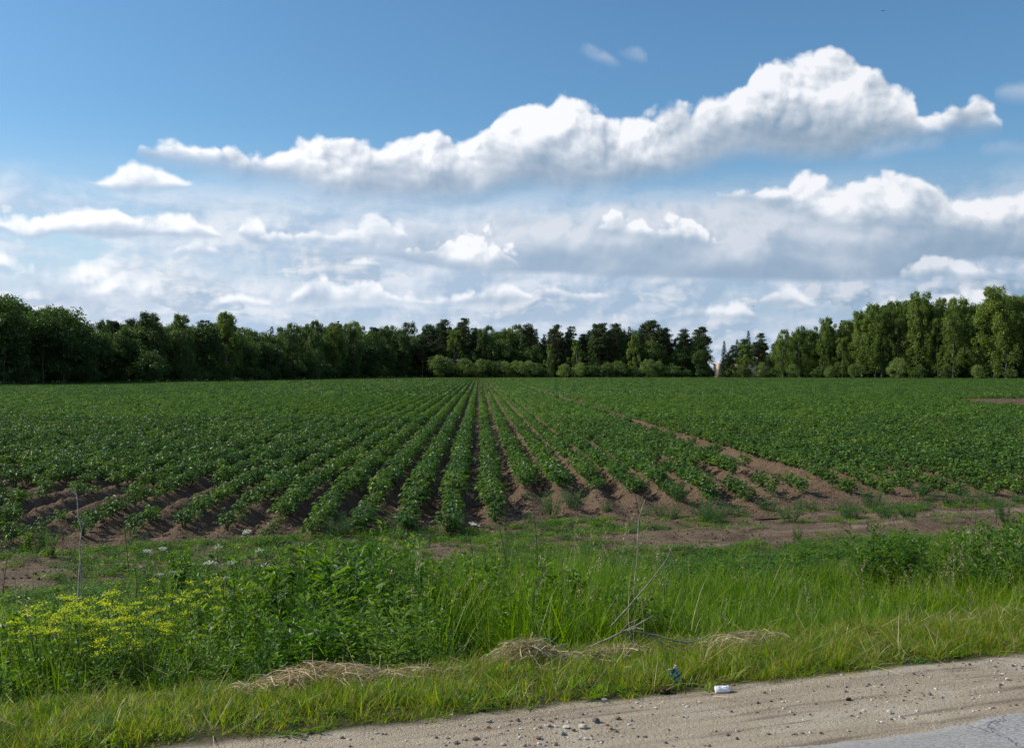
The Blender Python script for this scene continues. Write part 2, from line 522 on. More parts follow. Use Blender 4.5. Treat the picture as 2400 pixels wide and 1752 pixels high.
def leaf_mat(name, stops, trans=0.35, rough=0.45, spec=0.4, obj_var=0.12, tint=(1.0, 1.15, 0.35), patch=0.0):
    """leaf surface: colour varies from leaf to leaf and from plant to plant; some light passes through"""
    m, g, out = new_mat(name)
    ge = geo(g)
    c = g.ramp(ge.outputs['Random Per Island'], stops)
    oi = g.new('ShaderNodeObjectInfo')
    v = g.lin(oi.outputs['Random'], 0, 1, 1 - obj_var, 1 + obj_var)
    hs = g.new('ShaderNodeHueSaturation')
    g.put(hs.inputs['Color'], c); g.put(hs.inputs['Value'], v)
    hs.inputs['Saturation'].default_value = 1.0
    g.put(hs.inputs['Hue'], g.lin(oi.outputs['Random'], 0, 1, 0.5 + 0.012, 0.5 - 0.012))
    c = hs.outputs[0]
    if patch > 0:
        n = g.noise(ge.outputs['Position'], 0.35, 5.0)
        c = g.mixc(g.mul(g.ss(n, 0.45, 0.65), patch), c, g.mixc(1.0, c, (1.5, 1.2, 0.7, 1), 'MULTIPLY'))
    p = g.new('ShaderNodeBsdfPrincipled')
    g.put(p.inputs['Base Color'], c)
    p.inputs['Roughness'].default_value = rough
    p.inputs['Specular IOR Level'].default_value = spec
    t = g.new('ShaderNodeBsdfTranslucent')
    g.put(t.inputs['Color'], g.mixc(1.0, c, tuple(a * 1.5 for a in tint) + (1,), 'MULTIPLY'))
    mx = g.new('ShaderNodeMixShader')
    mx.inputs[0].default_value = trans
    g.nt.links.new(p.outputs[0], mx.inputs[1]); g.nt.links.new(t.outputs[0], mx.inputs[2])
    g.nt.links.new(mx.outputs[0], out.inputs[0])
    return m


def plain(name, color, rough=0.8, spec=0.3, var=0.25, scale=12.0, bstr=0.3, bdist=0.01, obj_var=0.0, metal=0.0):
    m, g, out = new_mat(name)
    tc = g.new('ShaderNodeTexCoord')
    n = g.noise(tc.outputs['Object'], scale, 5.0, 0.6)
    lo = tuple(c * (1 - var) for c in color) + (1,); hi = tuple(c * (1 + var) for c in color) + (1,)
    c = g.mixc(g.ss(n, 0.3, 0.7), lo, hi)
    if obj_var:
        oi = g.new('ShaderNodeObjectInfo')
        hs = g.new('ShaderNodeHueSaturation')
        g.put(hs.inputs['Color'], c)
        g.put(hs.inputs['Value'], g.lin(oi.outputs['Random'], 0, 1, 1 - obj_var, 1 + obj_var))
        c = hs.outputs[0]
    pbr(g, out, c, rough, spec, n, bstr, bdist, metal)
    return m


M = {}
M['potato'] = leaf_mat('potato_leaf', [(0.0, (0.045, 0.098, 0.018)), (0.5, (0.065, 0.135, 0.024)), (0.9, (0.090, 0.170, 0.030)), (1.0, (0.13, 0.21, 0.045))], 0.28, 0.48, 0.33, 0.28, patch=0.6)
M['birch'] = leaf_mat('birch_leaf', [(0, (0.088, 0.135, 0.024)), (0.6, (0.120, 0.172, 0.034)), (1, (0.155, 0.205, 0.046))], 0.38, 0.5, 0.35, 0.22)
M['aspen'] = leaf_mat('shaded_birch_leaf', [(0, (0.048, 0.086, 0.022)), (0.6, (0.070, 0.112, 0.030)), (1, (0.095, 0.140, 0.042))], 0.30, 0.5, 0.3, 0.25)  # darker copy of the birch leaf, with shade put into its colour
M['broad'] = leaf_mat('broad_leaf', [(0, (0.040, 0.078, 0.018)), (0.6, (0.060, 0.105, 0.024)), (1, (0.085, 0.140, 0.034))], 0.34, 0.5, 0.35, 0.2)
M['willow'] = leaf_mat('willow_leaf', [(0, (0.120, 0.175, 0.045)), (0.6, (0.155, 0.215, 0.058)), (1, (0.20, 0.26, 0.085))], 0.28, 0.5, 0.3, 0.25)
M['pine'] = leaf_mat('pine_needles', [(0, (0.034, 0.056, 0.022)), (0.7, (0.050, 0.078, 0.030)), (1, (0.068, 0.098, 0.038))], 0.12, 0.6, 0.2, 0.12)
M['spruce'] = leaf_mat('spruce_needles', [(0, (0.026, 0.046, 0.022)), (0.7, (0.040, 0.064, 0.028)), (1, (0.054, 0.080, 0.034))], 0.1, 0.6, 0.2, 0.12)
M['grass'] = leaf_mat('grass_blade', [(0, (0.090, 0.160, 0.008)), (0.45, (0.165, 0.235, 0.010)), (0.74, (0.255, 0.300, 0.014)), (0.90, (0.25, 0.22, 0.05)), (0.96, (0.34, 0.22, 0.10)), (1, (0.46, 0.38, 0.24))], 0.50, 0.55, 0.22, 0.15, (1.1, 1.15, 0.3))
M['tallgrass'] = leaf_mat('tall_grass_blade', [(0, (0.058, 0.120, 0.006)), (0.5, (0.118, 0.200, 0.008)), (0.9, (0.195, 0.275, 0.012)), (0.97, (0.15, 0.24, 0.03)), (1, (0.38, 0.32, 0.18))], 0.48, 0.5, 0.28, 0.25, (1.0, 1.2, 0.2), patch=0.6)
M['weed'] = leaf_mat('weed_leaf', [(0, (0.036, 0.090, 0.010)), (0.5, (0.070, 0.145, 0.013)), (1, (0.135, 0.225, 0.016))], 0.42, 0.45, 0.35, 0.28, (1, 1.2, 0.25), patch=0.4)
M['weed_pale'] = leaf_mat('pale_weed_leaf', [(0, (0.080, 0.160, 0.015)), (1, (0.160, 0.250, 0.025))], 0.4, 0.5, 0.3, 0.15, (1.1, 1.2, 0.3))
M['fuzzy'] = leaf_mat('feathery_weed_leaf', [(0, (0.035, 0.100, 0.030)), (1, (0.065, 0.150, 0.045))], 0.3, 0.6, 0.2, 0.15)
M['yellow'] = leaf_mat('yellow_petal', [(0, (0.40, 0.50, 0.010)), (0.6, (0.58, 0.64, 0.012)), (1, (0.74, 0.74, 0.02))], 0.35, 0.6, 0.2, 0.1, (1, 1, 0.2))
M['white'] = leaf_mat('white_petal', [(0, (0.62, 0.66, 0.55)), (1, (0.82, 0.84, 0.78))], 0.3, 0.6, 0.2, 0.05, (0.9, 0.9, 0.8))
M['purple'] = leaf_mat('purple_petal', [(0, (0.12, 0.05, 0.35)), (1, (0.22, 0.10, 0.50))], 0.3, 0.6, 0.2, 0.05, (0.9, 0.8, 1))
M['straw'] = leaf_mat('dry_straw', [(0, (0.22, 0.17, 0.085)), (0.5, (0.38, 0.31, 0.17)), (1, (0.60, 0.52, 0.33))], 0.2, 0.5, 0.35, 0.1, (1, 0.9, 0.6))
M['deadstem'] = plain('dead_stem', (0.40, 0.36, 0.31), 0.8, 0.2, 0.35, 30, obj_var=0.25)
M['darkstem'] = plain('dark_dead_stem', (0.060, 0.045, 0.035), 0.85, 0.2, 0.3, 30)
M['greystick'] = plain('grey_dead_branch', (0.20, 0.185, 0.165), 0.85, 0.2, 0.4, 25)
M['greenstem'] = plain('green_stem', (0.07, 0.13, 0.03), 0.6, 0.3, 0.3, 20)
M['bark'] = plain('dark_bark', (0.085, 0.065, 0.05), 0.9, 0.2, 0.4, 5)
M['pinebark'] = plain('orange_pine_bark', (0.24, 0.12, 0.06), 0.9, 0.2, 0.35, 4)


def birchbark():
    m, g, out = new_mat('birch_bark')
    tc = g.new('ShaderNodeTexCoord')
    mp = g.new('ShaderNodeMapping'); mp.inputs['Scale'].default_value = (1.5, 1.5, 6.0)
    g.nt.links.new(tc.outputs['Object'], mp.inputs[0])
    n = g.noise(mp.outputs[0], 2.0, 4.0)
    pbr(g, out, g.mixc(g.ss(n, 0.52, 0.6), (0.27, 0.255, 0.23, 1), (0.05, 0.045, 0.04, 1)), 0.7, 0.3)
    return m


M['birchbark'] = birchbark()


# ---------------------------------------------------------------- ground
PROF_T = np.array([-2000, 3.2, 3.85, 4.62, 5.3, 5.85, 6.3, 7.0, 7.8, 8.6, 9.6, 11, 12, 13.2, 14.3, 15.2, 15.5, 15.9, 16.6, 2500.])
PROF_Z = np.array([0.95, 0.95, 0.945, 0.915, 0.86, 0.79, 0.56, 0.20, -0.05, -0.1, -0.03, 0.03, 0.02, 0.0, 0.0, 0.0, 0.0, -0.02, -0.16, -0.16])


def ground_z(x, y):
    s, t = S_of(x, y), T_of(x, y)
    z = np.interp(t, PROF_T, PROF_Z)
    edge = sstep(t, 3.7, 4.6)
    z = z + edge * (fbm(s * 0.9, t * 0.9, 3, 5) - 0.5) * 0.12 * sstep(t, 4.5, 7)
    z = z + edge * (fbm(s * 5, t * 5, 3, 9) - 0.5) * 0.05 * sstep(t, 4.5, 5)
    # shallow wheel ruts along the shoulder and the earth track
    z = z + ((fbm(s * 0.5, t * 5, 3, 21) - 0.5) * 0.055 + (fbm(s * 9, t * 14, 3, 22) - 0.5) * 0.007) * (1 - sstep(t, 4.4, 4.8)) * sstep(t, 3.66, 3.85)
    z = z - 0.05 * np.exp(-((t - 13.6 - 0.2 * np.sin(s * 0.3)) / 0.28) ** 2) - 0.05 * np.exp(-((t - 15.0 - 0.2 * np.sin(s * 0.3)) / 0.28) ** 2)
    return z


def axis(segs):
    out = []
    for a, b, st in segs:
        out.append(np.arange(a, b, st))
    return np.unique(np.round(np.concatenate(out), 4))


def grid_mesh(name, X, Y, Z, mat, smooth=True):
    ni, nj = X.shape
    V = np.stack([X, Y, Z], -1).reshape(-1, 3)
    i = np.arange(ni - 1)[:, None] * nj; j = np.arange(nj - 1)[None, :]
    Fq = np.stack([i + j, i + nj + j, i + nj + j + 1, i + j + 1], -1).reshape(-1, 4)
    return mk_mesh(name, V, Fq, mat, smooth=smooth)


def ground_mat():
    m, g, out = new_mat('ground')
    ge = geo(g)
    pos = ge.outputs['Position']
    mp = g.new('ShaderNodeVectorRotate'); mp.rotation_type = 'Z_AXIS'
    g.nt.links.new(pos, mp.inputs['Vector']); mp.inputs['Angle'].default_value = -RA
    sp = g.new('ShaderNodeSeparateXYZ'); g.nt.links.new(mp.outputs[0], sp.inputs[0])
    s, t = sp.outputs[0], sp.outputs[1]
    ragged = g.sub(g.noise(pos, 1.6, 5.0, 0.62), 0.5)
    tt = g.mad(ragged, 0.34, t)
    # sandy shoulder: sand, grit and grey streaks along the wheels
    streak = g.noise(g.xyz(g.mul(s, 0.8), g.mul(t, 9.0), 0.0), 1.0, 6.0, 0.62)
    fine = g.noise(pos, 55.0, 4.0, 0.7)
    grit = g.voro(pos, 70.0)
    grit2 = g.voro(pos, 26.0)
    sand = g.mixc(g.ss(streak, 0.35, 0.62), (0.46, 0.385, 0.285, 1), (0.35, 0.285, 0.21, 1))
    sand = g.mixc(g.ss(g.noise(pos, 2.2, 5.0, 0.6), 0.50, 0.70), sand, (0.48, 0.425, 0.335, 1))
    sand = g.mixc(g.mul(g.ss(streak, 0.54, 0.64), 0.8), sand, (0.22, 0.165, 0.125, 1))
    sand = g.mixc(g.ss(fine, 0.58, 0.75), sand, (0.26, 0.20, 0.155, 1))
    sand = g.mixc(g.mul(g.ss(grit, 0.22, 0.10), g.ss(g.noise(pos, 9.0, 2.0), 0.5, 0.62)), sand, (0.17, 0.14, 0.12, 1))
    # brown earth
    e1 = g.noise(pos, 3.0, 6.0, 0.6)
    earth = g.mixc(g.ss(e1, 0.3, 0.7), (0.100, 0.070, 0.044, 1), (0.180, 0.130, 0.086, 1))
    earth = g.mixc(g.ss(fine, 0.55, 0.75), earth, (0.075, 0.050, 0.036, 1))
    pale = g.noise(g.xyz(g.mul(s, 0.35), g.mul(t, 2.5), 1.0), 1.0, 5.0, 0.6)
    earth = g.mixc(g.mul(g.ss(pale, 0.5, 0.66), 0.6), earth, (0.30, 0.22, 0.165, 1))
    # turf floor under the grass
    turf = g.mixc(g.ss(e1, 0.35, 0.7), (0.045, 0.050, 0.018, 1), (0.085, 0.080, 0.032, 1))
    meadow = g.mixc(g.ss(g.noise(pos, 0.08, 5.0), 0.35, 0.65), (0.030, 0.052, 0.014, 1), (0.05, 0.08, 0.02, 1))
    c = g.mixc(g.ss(tt, 4.60, 4.74), sand, turf)
    c = g.mixc(g.ss(tt, 10.2, 11.6), c, g.mixc(0.35, earth, turf))
    c = g.mixc(g.ss(tt, 12.6, 13.2), c, earth)
    c = g.mixc(g.ss(t, 19.0, 24.0), c, meadow)
    soft_ = g.ss(tt, 4.6, 10.5, 0.0, 1.0)
    h = g.add(g.mul(fine, 0.5), g.mul(soft_, g.add(g.mul(e1, 1.0), g.mul(grit2, -0.4))))
    h = g.add(h, g.mul(g.noise(pos, 130.0, 3.0, 0.7), 0.25))
    pbr(g, out, c, 0.95, 0.15, h, 1.0, 0.04)
    return m


sA = axis([(-1800, -200, 100), (-200, -40, 20), (-40, -12, 1.0), (-12, 16, 0.075), (16, 50, 1.0), (50, 200, 20), (200, 1801, 100)])
tA = axis([(-1500, -100, 100), (-100, -10, 10), (-10, 3, 0.5), (3, 8, 0.045), (8, 18, 0.09), (18, 40, 2), (40, 200, 20), (200, 2400, 100)])
SS, TT = np.meshgrid(sA, tA, indexing='ij')
GX, GY = XY(SS, TT)
link('ground', grid_mesh('ground', GX, GY, ground_z(GX, GY), ground_mat()), kind='structure')


def road_mat():
    m, g, out = new_mat('asphalt')
    ge = geo(g); pos = ge.outputs['Position']
    wv = g.noise(pos, 2.2, 7.0, 0.65, color=True)
    vm = g.new('ShaderNodeVectorMath'); vm.operation = 'MULTIPLY_ADD'
    g.nt.links.new(wv, vm.inputs[0]); vm.inputs[1].default_value = (0.5, 0.5, 0.5); g.nt.links.new(pos, vm.inputs[2])
    cr = g.voro(vm.outputs[0], 1.15, feature='DISTANCE_TO_EDGE')
    crack = g.mul(g.ss(cr, 0.0045, 0.001), g.ss(g.noise(pos, 1.3, 4.0), 0.44, 0.52))
    ag = g.voro(pos, 110.0, out='Color')
    sc = g.new('ShaderNodeSeparateColor'); g.nt.links.new(ag, sc.inputs[0])
    c = g.mixc(sc.outputs[0], (0.175, 0.172, 0.170, 1), (0.36, 0.355, 0.35, 1))
    c = g.mixc(g.ss(g.noise(pos, 1.5, 5.0), 0.4, 0.7), c, (0.30, 0.28, 0.255, 1))
    c = g.mixc(crack, c, (0.05, 0.045, 0.04, 1))
    pbr(g, out, c, 0.85, 0.3, g.sub(g.mul(sc.outputs[0], 0.3), g.mul(crack, 2.0)), 0.5, 0.01)
    return m


rs = axis([(-400, -4, 6), (-4, 12, 0.05), (12, 400, 6)])
rt = np.concatenate([[-3.6, -1.0, 1.0, 2.5], np.linspace(3.0, 3.70, 14), [3.77]])
RSg, RTg = np.meshgrid(rs, rt, indexing='ij')
edgej = (fbm(rs * 2.2, rs * 0 + 3.3, 4, 33) - 0.5) * 0.16
RTg = RTg + np.where(rt[None, :] > 3.2, edgej[:, None] * sstep(rt, 3.2, 3.65)[None, :], 0)
RX, RY = XY(RSg, RTg)
RZ = np.full(RX.shape, 0.963) - 0.06 * (rt[None, :] > 3.75)
RZ = RZ + (fbm(RX * 1.1, RY * 1.1, 2, 2) - 0.5) * 0.006
link('road', grid_mesh('road', RX, RY, RZ, road_mat()), kind='structure')


# ---------------------------------------------------------------- the field: hilled rows
def row_x0(k):
    """x at y=0 of row k; a wider gap between passes of the planter"""
    return 0.25 + RS * k + (0.42 if k >= 10 else 0.0) + (0.30 if k >= 26 else 0.0)


KMIN, KMAX = -330, 320
# where the plants of each row begin (distance across from the road)
KS = np.array([-14, -12, -10, -9, -8, -7, -6, -5, -4, -3, -2, -1, 0, 1, 2, 3, 4, 5, 6, 7, 8, 9, 10, 11, 12, 14, 18, 22])
TS = np.array([15.9, 15.9, 16.1, 16.3, 16.4, 16.5, 16.5, 16.4, 16.0, 15.9, 15.6, 15.4, 15.6, 18.6, 18.8, 18.9, 18.2, 17.3, 17.0, 17.3, 17.5, 17.8, 17.6, 17.2, 17.0, 16.9, 17.0, 17.0])


def row_tstart(k):
    return float(np.interp(k, KS, TS)) + 0.3 * math.sin(k * 5.3)


def ridge_end(k):
    return max(16.4, min(row_tstart(k) - 0.1, 17.2)) + 0.35 * math.sin(k * 2.1) + (1.0 if k >= 10 else 0)


FIELD_END = 330.0


def field_end(x):
    """distance of the far edge of the field, wood on the left comes nearer"""
    return np.interp(x, [-130, -100, -82, -66, -58, -50, -44, 60, 100, 150, 200], [120, 140, 158, 196, 226, 258, 312, 326, 296, 262, 230])


def field_geo():
    ks = np.arange(KMIN, KMAX)
    r = []; amp = []; kk = []
    for k in ks:
        x0 = row_x0(k); nx = row_x0(k + 1)
        n = 8 if -46 <= k <= 52 else 2
        for j in range(n):
            f = j / n
            r.append(x0 + (nx - x0) * f)
            gap = nx - x0
            d = min(f, 1 - f) * gap
            # ridge cross-section: rounded top, sloping sides, flat furrow floor
            amp.append(0.5 + 0.5 * math.cos(min(1, d / 0.35) * math.pi))
            kk.append(k + f)
    r = np.array(r); amp = np.array(amp); kk = np.array(kk)
    te = np.array([ridge_end(int(round(q))) for q in kk])
    tau = [0.0]; st = 0.055
    while tau[-1] < 330:
        tau.append(tau[-1] + st)
        if tau[-1] > 6: st *= 1.022
        st = min(st, 12)
    tau = np.array(tau)
    # start along the t=16 line
    y0 = (15.5 + r * SA) / (CA - SA * ROWT)
    Y = y0[:, None] + tau[None, :]
    X = r[:, None] + ROWT * Y
    Tt = T_of(X, Y)
    ext = sstep(Tt + (fbm(X * 1.1, Y * 1.1, 3, 14) - 0.5) * 1.8, te[:, None] - 1.2, te[:, None] + 2.6)
    start = sstep(Tt, 15.5, 15.9)
    wob = 1 + 0.35 * (fbm(X * 1.3, Y * 1.3, 3, 4) - 0.5) * 2
    Z = -0.03 + 0.03 * start + (amp[:, None] * 0.205 * wob * ext)
    near = 1 - sstep(Tt, 35, 60)
    Z += near * (0.4 * start + 0.6 * ext) * (fbm(X * 8, Y * 8, 3, 77) - 0.5) * 0.12
    Z += near * start * (fbm(X * 22, Y * 22, 2, 78) - 0.5) * 0.045
    Z -= 0.03 * (1 - ext) * (1 - amp[:, None]) * start
    Yend = field_end(X)
    over = Y > Yend
    Z = np.where(over, Z - 0.0, Z)
    ni, nj = X.shape
    V = np.stack([X, Y, Z], -1).reshape(-1, 3)
    i = np.arange(ni - 1)[:, None] * nj; j = np.arange(nj - 1)[None, :]
    Fq = np.stack([i + j, i + nj + j, i + nj + j + 1, i + j + 1], -1)
    global FIELD_PTS
    pick_ = (Tt > 15.6) & (Tt < 27) & (np.abs(X) < 0.55 * Y)
    FIELD_PTS = (X[pick_], Y[pick_], Z[pick_])
    keep = ~over[:-1, :-1]
    return mk_mesh('field', V, Fq[keep].reshape(-1, 4), soil_mat(), smooth=True)


def soil_mat():
    m, g, out = new_mat('field_soil')
    pos = geo(g).outputs['Position']
    a = g.noise(pos, 2.5, 6.0, 0.62)
    b = g.noise(pos, 28.0, 5.0, 0.7)
    cl = g.voro(pos, 16.0, 2.0)
    c = g.mixc(g.ss(a, 0.3, 0.7), (0.100, 0.068, 0.043, 1), (0.155, 0.108, 0.070, 1))
    c = g.mixc(g.ss(b, 0.52, 0.72), c, (0.065, 0.042, 0.030, 1))
    c = g.mixc(g.mul(g.ss(b, 0.42, 0.30), 0.5), c, (0.24, 0.165, 0.12, 1))
    h = g.add(g.mul(a, 1.2), g.add(g.mul(b, 0.5), g.mul(cl, -0.6)))
    pbr(g, out, c, 0.95, 0.12, h, 1.0, 0.05)
    return m


link('field', field_geo(), kind='structure')

# ---------------------------------------------------------------- scattering of uncountable growth
def source(name, me):
    return bpy.data.objects.new(name, me)


def scatter(name, P, rot, scl, pick, srcs, label=None, cat=None):
    """one object whose points carry many small copies (only for growth nobody could count)"""
    me = bpy.data.meshes.new(name)
    me.vertices.add(len(P))
    me.vertices.foreach_set('co', np.asarray(P, np.float32).ravel())
    a = me.attributes.new('rot', 'FLOAT_VECTOR', 'POINT'); a.data.foreach_set('vector', np.asarray(rot, np.float32).ravel())
    a = me.attributes.new('scl', 'FLOAT_VECTOR', 'POINT'); a.data.foreach_set('vector', np.asarray(scl, np.float32).ravel())
    a = me.attributes.new('pick', 'INT', 'POINT'); a.data.foreach_set('value', np.asarray(pick, np.int32))
    o = link(name, me, kind='stuff', label=label, cat=cat)
    ng = bpy.data.node_groups.new(name, 'GeometryNodeTree')
    ng.interface.new_socket('Geometry', in_out='INPUT', socket_type='NodeSocketGeometry')
    ng.interface.new_socket('Geometry', in_out='OUTPUT', socket_type='NodeSocketGeometry')
    N = ng.nodes; L = ng.links
    gi = N.new('NodeGroupInput'); go = N.new('NodeGroupOutput')
    jn = N.new('GeometryNodeJoinGeometry')

    def attr(nm, ty):
        n = N.new('GeometryNodeInputNamedAttribute'); n.data_type = ty
        n.inputs['Name'].default_value = nm
        return n.outputs[0]
    ar, asx, ap = attr('rot', 'FLOAT_VECTOR'), attr('scl', 'FLOAT_VECTOR'), attr('pick', 'INT')
    e2r = N.new('FunctionNodeEulerToRotation'); L.new(ar, e2r.inputs[0])
    for i, s in enumerate(srcs):
        oi = N.new('GeometryNodeObjectInfo'); oi.inputs['Object'].default_value = s
        oi.inputs['As Instance'].default_value = True
        cmp_ = N.new('FunctionNodeCompare'); cmp_.data_type = 'INT'; cmp_.operation = 'EQUAL'
        L.new(ap, cmp_.inputs[2]); cmp_.inputs[3].default_value = i
        ip = N.new('GeometryNodeInstanceOnPoints')
        L.new(gi.outputs[0], ip.inputs['Points']); L.new(cmp_.outputs[0], ip.inputs['Selection'])
        L.new(oi.outputs['Geometry'], ip.inputs['Instance'])
        L.new(e2r.outputs[0], ip.inputs['Rotation']); L.new(asx, ip.inputs['Scale'])
        L.new(ip.outputs[0], jn.inputs[0])
    L.new(jn.outputs[0], go.inputs[0])
    md = o.modifiers.new('scatter', 'NODES'); md.node_group = ng
    return o


# ---------------------------------------------------------------- potato plants
def potato_mesh(seed, nc=17, nl=7, ls=0.062, hexa=True, spread=0.24, h=0.33):
    global rng
    rng = np.random.default_rng(seed)
    B, D, Nn, Ls = [], [], [], []
    stems = []
    for c in range(nc):
        az = c * 2.4 + rng.normal() * 0.3
        q = (c + 0.5) / nc
        reach = spread * (0.25 + 0.85 * math.sqrt(q)) * rng.uniform(0.8, 1.15)
        top = h * (1.05 - 0.62 * q) * rng.uniform(0.85, 1.15)
        d = np.array([math.cos(az), math.sin(az), 0]); s = np.array([-d[1], d[0], 0])
        tip = d * reach + [0, 0, top]
        a = d * 0.02; mid = d * reach * 0.5 + np.array([0, 0, top * 0.95])
        stems.append(tube([a, mid, tip], [0.006, 0.004, 0.002], 3))
        for j in range(nl):
            f = 0.45 + 0.55 * j / (nl - 1)
            p = a * (1 - f) ** 2 + 2 * mid * f * (1 - f) + tip * f * f
            side = 0 if j == nl - 1 else (1 if j % 2 else -1)
            dd = d * (1.0 if side == 0 else 0.45) + s * side * 0.9 + np.array([0, 0, rng.uniform(-0.55, 0.15)])
            B.append(p); D.append(dd); Nn.append(np.array([0, 0, 1.0]) + rng.normal(size=3) * 0.35)
            Ls.append(ls * rng.uniform(0.75, 1.25) * (1.25 if side == 0 else 1))
    B, D, Nn, Ls = map(np.array, (B, D, Nn, Ls))
    V, Fq = leaves(B, D, Nn, Ls, Ls * 0.72, 0.12, 0.25, hexa)
    parts = [(V, Fq, 0)] + ([(sv, sf, 1) for sv, sf in stems] if hexa else [])
    V, Fs, mi = join(parts)
    return mk_mesh('potato_plant', V, Fs, [M['potato'], M['greenstem']], mi)


def row_chunk_mesh(seed, length=3.0, n=170):
    global rng
    rng = np.random.default_rng(seed)
    y = rng.uniform(0, length, n)
    a = rng.uniform(-1, 1, n)
    lump = 0.78 + 0.22 * np.sin(y * 2 * np.pi / 0.33 + rng.uniform(0, 6)) * rng.uniform(0.5, 1, n)
    x = a * 0.175 * lump
    z = (0.31 * np.sqrt(np.clip(1 - a * a, 0, 1)) * lump) * rng.uniform(0.55, 1.0, n)
    B = np.stack([x, y, z], 1)
    D = np.stack([a * 0.8, rng.normal(size=n) * 0.8, rng.uniform(-0.5, 0.3, n)], 1)
    Nn = np.stack([a * 0.5, rng.normal(size=n) * 0.3, np.ones(n)], 1) + rng.normal(size=(n, 3)) * 0.3
    V, Fq = leaves(B, D, Nn, rng.uniform(0.11, 0.17, n), rng.uniform(0.09, 0.13, n), 0.1, 0.2)
    return mk_mesh('potato_row', V, Fq, M['potato'])


plant_meshes = [potato_mesh(100 + i, nc=int(14 + i % 3 * 3), spread=0.150 + 0.02 * (i % 3), h=0.30 + 0.025 * (i % 4)) for i in range(7)]
small_meshes = [potato_mesh(140 + i, nc=9, nl=5, ls=0.055, spread=0.15, h=0.20) for i in range(2)]
mid_meshes = [potato_mesh(160 + i, nc=13, nl=5, ls=0.080, hexa=False, spread=0.140, h=0.28) for i in range(4)]
chunk_meshes = [row_chunk_mesh(180 + i) for i in range(5)]


def in_view(x, y, m=1.13, pad=1.5):
    return abs(x) < 0.5 * y * m + pad


def bare_patch(x, y):
    # bare grassy patch on the right, thin patches elsewhere
    if ((x - 41) / 9.0) ** 2 + ((y - 68) / 17.0) ** 2 < 1: return True
    return False


near_pts, chunk_pts = [], []
CH0 = 88.0
prng = random.Random(5)
for k in range(KMIN, KMAX):
    x0 = row_x0(k)
    ts = row_tstart(k)
    y = (ts + x0 * SA) / (CA - SA * ROWT)
    n_in_row = 0
    while y < CH0:
        x = x0 + ROWT * y
        if in_view(x, y):
            d = fbm(np.array([x * 0.5 + 40]), np.array([y * 0.5]), 3, 12)[0]
            d2 = fbm(np.array([k * 1.7]), np.array([y * 0.22]), 2, 15)[0]
            leftness = max(0.0, min(1.0, (-2.5 - x) / 6)) * max(0.0, min(1.0, (24 - y) / 6))
            thin = 0.32 + 0.16 * leftness + (0.015 if k > 4 and y < 60 else -0.02 if k > 4 else 0)
            if y < 23 and k < -4: thin += 0.04
            ok = (0.6 * d + 0.4 * d2) > thin and prng.random() > 0.03 + 0.16 * leftness
            if k == 9 and y > 22.5 and prng.random() < (0.85 if y < 45 else 0.6): ok = False
            vig = 0.82 + 0.36 * fbm(np.array([x * 0.16 + 9]), np.array([y * 0.10]), 3, 19)[0]
            if ok and not bare_patch(x, y):
                edge = max(0.0, 1 - (T_of(x, y) - ts) / 2.5)
                sc = vig * prng.uniform(0.76, 1.26) * (1 - 0.12 * edge) * (1 - 0.15 * leftness)
                near_pts.append((x + prng.gauss(0, 0.035), y, k, n_in_row, sc, prng.random()))
        n_in_row += 1
        y += 0.31 * prng.uniform(0.85, 1.15)
    # farther off: lengths of row
    yc = max(y, CH0)
    while True:
        x = x0 + ROWT * yc
        if yc > float(field_end(x)) - 2.5: break
        if in_view(x, yc, 1.10, 4) and not bare_patch(x, yc):
            d2 = fbm(np.array([k * 1.7]), np.array([yc * 0.10]), 2, 15)[0]
            if d2 > 0.20 and not (k == 9 and yc < 105 and prng.random() < 0.3):
                chunk_pts.append((x, yc, k, prng.uniform(0.9, 1.12)))
        yc += 2.85


def ridge_top(k, x, y):
    t = T_of(x, y)
    return 0.205 * float(sstep(t, ridge_end(k) - 1.2, ridge_end(k) + 2.6)) * 0.95


ORD = ['zeroth', 'first', 'second', 'third', 'fourth', 'fifth', 'sixth', 'seventh', 'eighth', 'ninth', 'tenth', 'eleventh', 'twelfth', 'thirteenth',
       'fourteenth', 'fifteenth', 'sixteenth', 'seventeenth', 'eighteenth', 'nineteenth']
TENS = {2: 'twenty', 3: 'thirty', 4: 'forty', 5: 'fifty', 6: 'sixty', 7: 'seventy', 8: 'eighty', 9: 'ninety'}
TENTH = {2: 'twentieth', 3: 'thirtieth', 4: 'fortieth', 5: 'fiftieth', 6: 'sixtieth', 7: 'seventieth', 8: 'eightieth', 9: 'ninetieth'}


def ordw(n):
    if n < 20: return ORD[n]
    return TENTH[n // 10] if n % 10 == 0 else TENS[n // 10] + '-' + ORD[n % 10]


near_pts.sort(key=lambda p: math.hypot(p[0], p[1]))
indiv, rest = [], []
for p in near_pts:
    if len(indiv) < 296 and abs(p[0]) < 0.5 * p[1] + 0.05: indiv.append(p)
    else: rest.append(p)
by_row = {}
for p in indiv: by_row.setdefault(p[2], []).append(p)
for k, ps in sorted(by_row.items()):
    ps.sort(key=lambda p: p[1])
    for i, p in enumerate(ps):
        x, y, _, _, sc, q = p
        small = sc < 0.80
        me = small_meshes[int(q * 2)] if small else plant_meshes[int(q * 7)]
        side = 'the row running straight ahead' if k == 0 else f"the {ordw(abs(k))} row {'left' if k < 0 else 'right'} of centre"
        kind_ = 'small' if sc < 0.86 else ('full' if sc > 1.08 else 'bushy')
        link('potato_plant', me, loc=(x, y, ridge_top(k, x, y) - 0.02), rz=q * 40, sc=sc,
             label=f"{kind_} potato plant, {ordw(i + 1)} from the near end of {side}", cat='potato plant',
             group='potato plants at the near ends of the crop rows')

